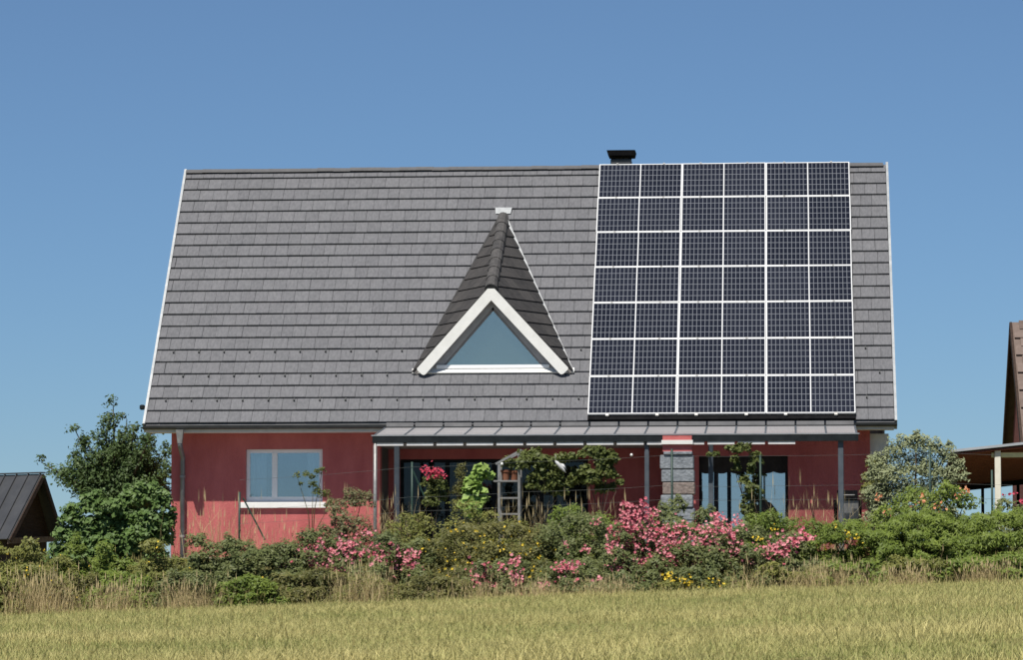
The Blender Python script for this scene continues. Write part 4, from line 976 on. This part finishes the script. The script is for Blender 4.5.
# ------------------------------------------------------------------ tree beside the house
TY = 4.2
tx = X_at(118, TY); tz = float(ground_z(tx, TY))
tree = empty('garden_tree', (tx, TY, tz), 'dark green tree with ragged upright branches left of the red house', 'tree')
tips = [(40,462),(52,470),(76,430),(70,452),(88,444),(115,405),(104,424),(122,418),(98,436),(135,426),(128,438),(148,432),(160,436),(60,480),(84,470),(104,458),(120,452),(140,450),(158,455),(168,450),(95,482),(112,474),(130,470),(150,470),(166,476),(118,490),(140,486),(160,492),(72,466),(80,486),(168,462),(170,488),(165,500),(150,505),(130,505),(100,500),(90,495),(155,445)]
tr = MB(); fork = at(122, 500, TY)
tr.tube([(tx, TY, tz-0.1), (tx+0.05, TY, (tz+fork[2])/2), fork], [0.14, 0.11, 0.08], 8); tr.build('trunk', MT['bark'], tree, smooth=True)
lm = MB(); cl = []
for (px_, py_) in tips:
    e = at(px_, py_, TY)+np.array([0, rng.uniform(-1.0, 1.0), 0]); m_ = (fork+e)/2+np.array([0.1*rng.normal(), 0.1*rng.normal(), -0.1])
    lm.tube([fork, m_, e], [0.045, 0.028, 0.008], 5)
    for t_ in np.linspace(0.35, 1.0, 6):
        q = (1-t_)**2*fork+2*t_*(1-t_)*(2*m_-(fork+e)/2)+t_*t_*e; r_ = 0.34*(1-t_)+0.15
        cl.append((*(q+rng.normal(0, 0.05, 3)), r_, r_, r_*1.05))
lm.build('limbs', MT['bark'], tree, smooth=True)
V, F, t = clump_leaves(cl, 46000, 0.074, 0.55, 0.3, 0.95, 0.12)
Vq = V.reshape(-1, 4, 3); ctr = Vq.mean(1)
bad = (ctr[:, 0] > 0.40) | ((ctr[:, 0] > -0.12) & (ctr[:, 2] > 2.2))
keep = ~bad; V = Vq[keep].reshape(-1, 3); t = t.reshape(-1, 4)[keep].ravel(); n = keep.sum(); i = np.arange(n)[:, None]*4
fobj('crown', V, np.concatenate([i+[[0, 1, 2]], i+[[0, 2, 3]]], 0), MT['l_tree'], tree, t)

# ------------------------------------------------------------------ wire fence on the terrace edge
FY = -4.3
fen = empty('wire_fence', (X_at(600, FY), FY, 0), 'wire fence on thin green posts along the terrace edge', 'fence')
for px_, top in ((239.5, 492), (412, 462), (672, 449), (760.5, 455), (930, 448), (992, 470)):
    x = X_at(px_, FY); b = MB(); b.tube([(x, FY, float(ground_z(x, FY))-0.1), (x, FY, Z_at(px_, top, FY))], 0.020, 8); b.build('fence_post', MT['fence_green'], fen, smooth=True)
for a, c in (((413, 471), (424, 496)), ((243, 498), (265, 540))):
    b = MB(); b.tube([at(*a, FY), at(*c, FY-0.02)], 0.016, 6); b.build('brace', MT['fence_green'], fen)
wp = [(239.5, 480), (412, 467), (519, 462), (672, 455), (760.5, 456), (930, 452), (1040, 455)]
for dy in (0, 30, 44):
    b = MB(); pts = []
    for (a, c) in zip(wp[:-1], wp[1:]):
        for k in np.linspace(0, 1, 5)[:-1]: pts.append(at(a[0]+(c[0]-a[0])*k, a[1]+(c[1]-a[1])*k+dy+1.2*math.sin(math.pi*k), FY-0.025))
    b.tube(pts, 0.002, 4); b.build('wire', MT['wire'], fen)
for i, (px_, py_) in enumerate(((631.5, 455.5), (502, 464.5))):
    p = at(px_, py_, FY-0.03); b = MB(); b.tube([p+[0, 0, 0.035], p+[0, 0, 0.02], p, p-[0, 0, 0.02]], [0.010, 0.022, 0.026, 0.008], 8)
    tag(b.build('light_bulb', MT['bulb'], None, smooth=True), 'small white bulb on the wire '+('right of the arching vine' if i == 0 else 'in front of the plant stand'), 'bulb', 'bulbs on the wire')

# ------------------------------------------------------------------ plant stand
SY = -3.0
stx0, stx1 = X_at(499, SY), X_at(519, SY); sy1 = SY+0.4
stand = empty('plant_stand', ((stx0+stx1)/2, SY+0.2, 0), 'grey metal plant stand with shelves and a slanted top under the veranda edge', 'plant stand')
zl, zr_ = Z_at(498, 463, SY), Z_at(519, 452, SY)
for x, zt in ((stx0, zl), (stx1, zr_)):
    for y in (SY, sy1):
        b = MB(); b.box((x-0.022, y-0.022, 0.0), (x+0.022, y+0.022, zt)); b.build('post', MT['galv'], stand)
for y in (SY, sy1):
    b = MB(); b.bar((stx0-0.06, y-0.002, zl-0.02), (stx1+0.05, y-0.002, zr_+0.035), 0.05, 0.04); b.build('top_bar', MT['galv'], stand)
for i, py_ in enumerate((481, 498, 514)):
    z = Z_at(509, py_, SY); b = MB(); b.box((stx0-(0.10 if i == 0 else -0.023), SY-0.03, z-0.014), (stx1-.023, sy1+0.02, z+0.014)); b.build('shelf', MT['galv'], stand)
zs = Z_at(509, 481, SY)+0.015
def pot(x, y, z, r_, h_, label):
    root = empty('flower_pot', (x, y, z), label, 'flower pot', 'terracotta pots on the plant stand')
    b = MB(); b.tube([(x, y, z), (x, y, z+h_*0.78)], [r_*0.72, r_*0.95], 12); b.build('pot_body', MT['terracotta'], root, smooth=False)
    b = MB(); b.tube([(x, y, z+h_*0.78), (x, y, z+h_)], [r_*1.08, r_*1.1], 12); b.build('rim', MT['terracotta'], root)
    cl_ = [(x+rng.normal(0, .03), y+rng.normal(0, .03), z+h_+0.10+rng.uniform(-.03, .06), 0.10, 0.10, 0.11) for _ in range(3)]
    V, F, t = clump_leaves(cl_, 190, 0.055, 0.6); fobj('foliage', V, F, MT['l_vine'], root, t)
pot(stx0+0.11, SY+0.15, zs, 0.085, 0.19, 'left terracotta flower pot on the plant stand shelf')
pot(stx1-0.10, SY+0.18, zs, 0.080, 0.18, 'right terracotta flower pot on the plant stand shelf')

# bird ornament hanging among the vines
p = at(560, 466, -3.5)
b = MB(); ax = np.array([0.60, 0.1, -0.68]); ax /= np.linalg.norm(ax)
b.tube([p-ax*0.13, p-ax*0.10, p-ax*0.05, p+ax*0.03, p+ax*0.10, p+ax*0.17], [0.006, 0.026, 0.034, 0.040, 0.024, 0.004], 9)
b.prism([p-ax*0.04+[0.03, 0, 0.02], p+ax*0.15+[0.03, 0.0, 0.03], p+ax*0.02+[0.055, 0.05, 0.05]], (0, 0.008, 0))
b.tube([p-ax*0.12+[0, 0, 0.0], p-ax*0.12+[0.0, 0.0, 0.12]], 0.003, 4)
tag(b.build('bird_ornament', MT['bird'], None, smooth=True), 'pale pointed bird ornament hanging among the vines', 'ornament')

# barbecue under a black cover
QY = -1.2
q0, q1 = X_at(834, QY), X_at(861, QY); zt = Z_at(850, 490, QY); zm = Z_at(850, 500, QY)
bq = empty('barbecue', ((q0+q1)/2, QY+0.25, 0.03), 'black barbecue with grey front standing at the sunlit red wall', 'barbecue')
b = MB(); n = 7; prof = [(QY+0.0, zm), (QY+0.02, zm+0.07), (QY+0.12, zt-0.02), (QY+0.25, zt), (QY+0.40, zt-0.03), (QY+0.5, zm+0.06), (QY+0.5, zm)]
b.prism([(q0+0.06, y, z) for y, z in prof], (q1-q0-0.12, 0, 0)); b.build('lid', MT['black'], bq)
b = MB(); b.bevbox((q0+0.08, QY+0.03, 0.35), (q1-0.04, QY+0.48, zm-0.004), 0.01); b.build('firebox', MT['galv'], bq)
for x in (q0, q1-0.05): 
    b = MB(); b.box((x, QY-0.02, 0.035), (x+0.06, QY+0.05, zm)); b.build('leg', MT['black'], bq)
    b = MB(); b.box((x, QY+0.42, 0.035), (x+0.06, QY+0.49, zm)); b.build('leg', MT['black'], bq)
b = MB(); b.tube([(q0+0.12, QY-0.04, zm+0.09), (q1-0.12, QY-0.04, zm+0.09)], 0.012, 8); b.build('handle', MT['galv'], bq)

# garden chair by the patio door
def chair(px_, py_, Y, label):
    x = X_at(px_, Y); zt = Z_at(px_, py_, Y); root = empty('garden_chair', (x, Y, 0.035), label, 'chair', 'garden chairs by the patio door')
    b = MB(); pr = [(-0.30, 0.42)]+[(0.30*math.cos(a), (zt-0.62)+0.60*math.sin(a)*0.98+0.0) for a in np.linspace(math.pi, 0, 9)]+[(0.30, 0.42)]
    b.prism([(x+u, Y, z) for u, z in pr], (0, 0.04, 0)); b.build('backrest', MT['black'], root)
    b = MB(); b.bevbox((x-0.28, Y+0.045, 0.40), (x+0.28, Y+0.5, 0.46), 0.02); b.build('seat', MT['black'], root)
    for u in (-0.26, 0.22):
        for w_ in (0.05, 0.45): b = MB(); b.box((x+u, Y+w_, 0.035), (x+u+0.04, Y+w_+0.04, 0.40)); b.build('leg', MT['metal_d'], root)
chair(765, 499, -0.6, 'black round-backed garden chair in front of the blue-reflecting patio door')

# ------------------------------------------------------------------ dark shed at the left
HY = 15.0
shed_loc = at(20, 560, HY); shed = empty('shed', (shed_loc[0], HY, float(ground_z(shed_loc[0], HY))), 'low dark timber shed with a black metal roof at the left edge', 'shed')
pk = at(43, 475, HY); gv = np.array([-0.60, -0.80, 0]); rv = np.array([-0.80, 0.60, 0])
ef = at(10, 540, HY-1.0); eb = at(63, 538, HY+0.9)
ll = 4.2
def sheet(mb, a, b_, t=0.04):
    nn = np.cross(b_-a, rv); nn /= np.linalg.norm(nn)
    if nn[2] < 0: nn = -nn
    mb.hexa([a, b_, b_+rv*ll, a+rv*ll, a+nn*t, b_+nn*t, b_+rv*ll+nn*t, a+rv*ll+nn*t])
b = MB(); sheet(b, pk, ef); sheet(b, pk+[0, 0, 0.005], eb); rf = b.build('roof', MT['shed_metal'], shed)
nn = np.cross(ef-pk, rv); nn /= np.linalg.norm(nn); nn = nn if nn[2] > 0 else -nn
for k in range(10):
    t_ = 0.04+k*0.42; b = MB(); b.bar(pk+rv*t_+nn*0.055, ef+rv*t_+nn*0.055, 0.03, 0.035, up=nn); b.build('standing_seam', MT['shed_metal'], rf)
b = MB(); b.bar(pk+[0, 0, 0.055], pk+rv*ll+[0, 0, 0.055], 0.16, 0.03); b.build('ridge_cap', MT['shed_metal'], rf)
inn = rv*0.35
b = MB(); b.prism([pk+inn-[0, 0, .03], ef+inn-gv*0.1+[0, 0, -.0], eb+inn+gv*0.1], rv*0.05); b.build('gable', MT['wood_dk'], shed)
zg = float(ground_z(ef[0], ef[1]))-0.3
fl, fr2 = ef+inn-gv*0.25, eb+inn+gv*0.2
b = MB()
b.prism([np.array([fl[0], fl[1], zg]), np.array([fl[0], fl[1], fl[2]+.2]), np.array([fr2[0], fr2[1], fl[2]+.2]), np.array([fr2[0], fr2[1], zg])], rv*0.06)
b.prism([np.array([fl[0], fl[1], zg])+rv*.08, np.array([fl[0], fl[1], fl[2]+.2])+rv*.08, np.array([fl[0], fl[1], fl[2]+.2])+rv*(ll-.3), np.array([fl[0], fl[1], zg])+rv*(ll-.3)], -gv*0.06)
b.build('wall', MT['wood_dk'], shed)
b = MB(); b.bar(ef+np.array([0.05, 0, -0.02])+rv*0.1, eb+np.array([-0.05, 0, -0.02])+rv*0.1, 0.12, 0.13); b.build('tie_beam', MT['wood_mid'], shed)
for q in (ef, eb):
    b = MB(); b.bar(pk-rv*0.01-[0, 0, .03], q-rv*0.01-[0, 0, .03], 0.04, 0.10); b.build('barge_board', MT['wood_dk'], shed)

# ------------------------------------------------------------------ neighbour's carport and house at the right
KY = 3.0
c0 = at(953, 452.5, KY); c1x = c0[0]+5.5
kz1 = at(1023, 445, KY)[2]; sl_ = (kz1-c0[2])/(at(1023, 445, KY)[0]-c0[0])
cp = empty('carport', (X_at(1000, KY), KY, 0), 'open carport with pale sheet roof, red-brown underside and cream front post', 'carport')
zfun = lambda x: c0[2]+sl_*(x-c0[0])
yb = KY+3.8; drop = zfun(X_at(990, KY))-Z_at(990, 482, yb)
b = MB(); b.hexa([(c0[0]-.05, KY-0.1, zfun(c0[0])), (c1x, KY-0.1, zfun(c1x)), (c1x, yb, zfun(c1x)-drop+.08), (c0[0]-.05, yb, zfun(c0[0])-drop+.08), (c0[0]-.05, KY-0.1, zfun(c0[0])+0.05), (c1x, KY-0.1, zfun(c1x)+0.05), (c1x, yb, zfun(c1x)-drop+.13), (c0[0]-.05, yb, zfun(c0[0])-drop+.13)])
b.build('roof_sheet', MT['sheet'], cp)
nb = 14
for i in range(nb):
    ya, ybb = KY-0.06+i*(yb-KY)/nb, KY-0.06+(i+1)*(yb-KY)/nb-0.012
    fz = lambda x, y: zfun(x)-drop*(y-KY)/(yb-KY)
    b = MB(); b.hexa([(c0[0], ya, fz(c0[0], ya)-.06), (c1x, ya, fz(c1x, ya)-.06), (c1x, ybb, fz(c1x, ybb)-.06), (c0[0], ybb, fz(c0[0], ybb)-.06), (c0[0], ya, fz(c0[0], ya)-.035), (c1x, ya, fz(c1x, ya)-.035), (c1x, ybb, fz(c1x, ybb)-.035), (c0[0], ybb, fz(c0[0], ybb)-.035)])
    b.build('ceiling_board', MT['wood_red'], cp)
b = MB(); b.bar((c0[0], yb-0.05, zfun(c0[0])-drop-.08), (c1x, yb-0.05, zfun(c1x)-drop-.08), 0.10, 0.14); b.build('rear_beam', MT['black'], cp)
b = MB(); b.bar((X_at(992, KY), KY+0.12, Z_at(992, 455, KY)), (c1x, KY+0.12, Z_at(992, 455, KY)+0.02), 0.10, 0.095); b.build('front_beam', MT['yellow_wood'], cp)
x = X_at(998, KY)
b = MB(); b.bevbox((x-0.06, KY+0.0, -0.2), (x+0.06, KY+0.06, Z_at(998, 450, KY)), 0.01); b.build('front_post', MT['cream'], cp)
for px_ in (982.5, 996.5, 1018, 1040):
    x = X_at(px_, yb-0.05); b = MB(); b.box((x-0.03, yb-0.08, -0.3), (x+0.03, yb-0.02, zfun(x)-drop-.10)); b.build('rear_post', MT['black'], cp)

NY = 9.0
ne = at(1008, 447, NY); nr_ = at(1014, 324, NY+3.4)
nh = empty('neighbour_house', (ne[0]+4, NY+3.4, 0), 'neighbouring house with brown tiled roof and timber gable, cut by the right edge', 'house')
nl = 8.0
sv = nr_-ne; sv[0] = 0; sl_len = np.linalg.norm(sv); sdir = sv/sl_len; nn = np.array([0, -sdir[2], sdir[1]])
xn = (ne[0]+nr_[0])/2+0.14
b = MB(); e0 = np.array([xn, ne[1], ne[2]]); top = e0+sdir*sl_len
bk = top+np.array([0, sv[1], -sv[2]])
b.hexa([e0, e0+[nl, 0, 0], top+[nl, 0, 0], top, e0+nn*.05, e0+[nl, 0, 0]+nn*.05, top+[nl, 0, 0]+nn*.05, top+nn*.05])
n2 = np.array([0, sdir[2], sdir[1]])
b.hexa([bk, bk+[nl, 0, 0], top+[nl, 0, 0], top, bk+n2*.05, bk+[nl, 0, 0]+n2*.05, top+[nl, 0, 0]+n2*.05, top+n2*.05])
nroof = b.build('roof', MT['tile_brown'], nh)
nrow = int(sl_len/0.30)
for r in range(nrow):
    for i in range(6):
        w_ = 0.26; a0 = e0+sdir*(r*sl_len/nrow)+np.array([0.02+i*w_+(0.13 if r % 2 else 0), 0, 0]); l_ = sl_len/nrow+.03
        m_ = MB(); q = [a0+nn*.07, a0+[w_-.008, 0, 0]+nn*.07, a0+[w_-.008, 0, 0]+sdir*l_+nn*.05, a0+sdir*l_+nn*.05]
        m_.hexa(q+[p_+nn*.028 for p_ in q], float(rng.random())); m_.build('roof_tile', MT['tile_brown'], nroof)
b = MB()
for a, c in ((e0, top), (bk, top)):
    b.bar(a+np.array([-0.03, 0, -0.05]), c+np.array([-0.03, 0, -0.05]), 0.05, 0.24)
b.build('verge_board', MT['wood_dk'], nh)
b = MB(); b.prism([(xn+0.15, NY+0.6, -0.5), (xn+0.15, 2*top[1]-NY-0.6, -0.5), bk+[0.15, -.5, .1], top+[0.15, 0, -0.12], e0+[0.15, .5, .1]], (nl-0.3, 0, 0)); b.build('wall', MT['wood_red'], nh)
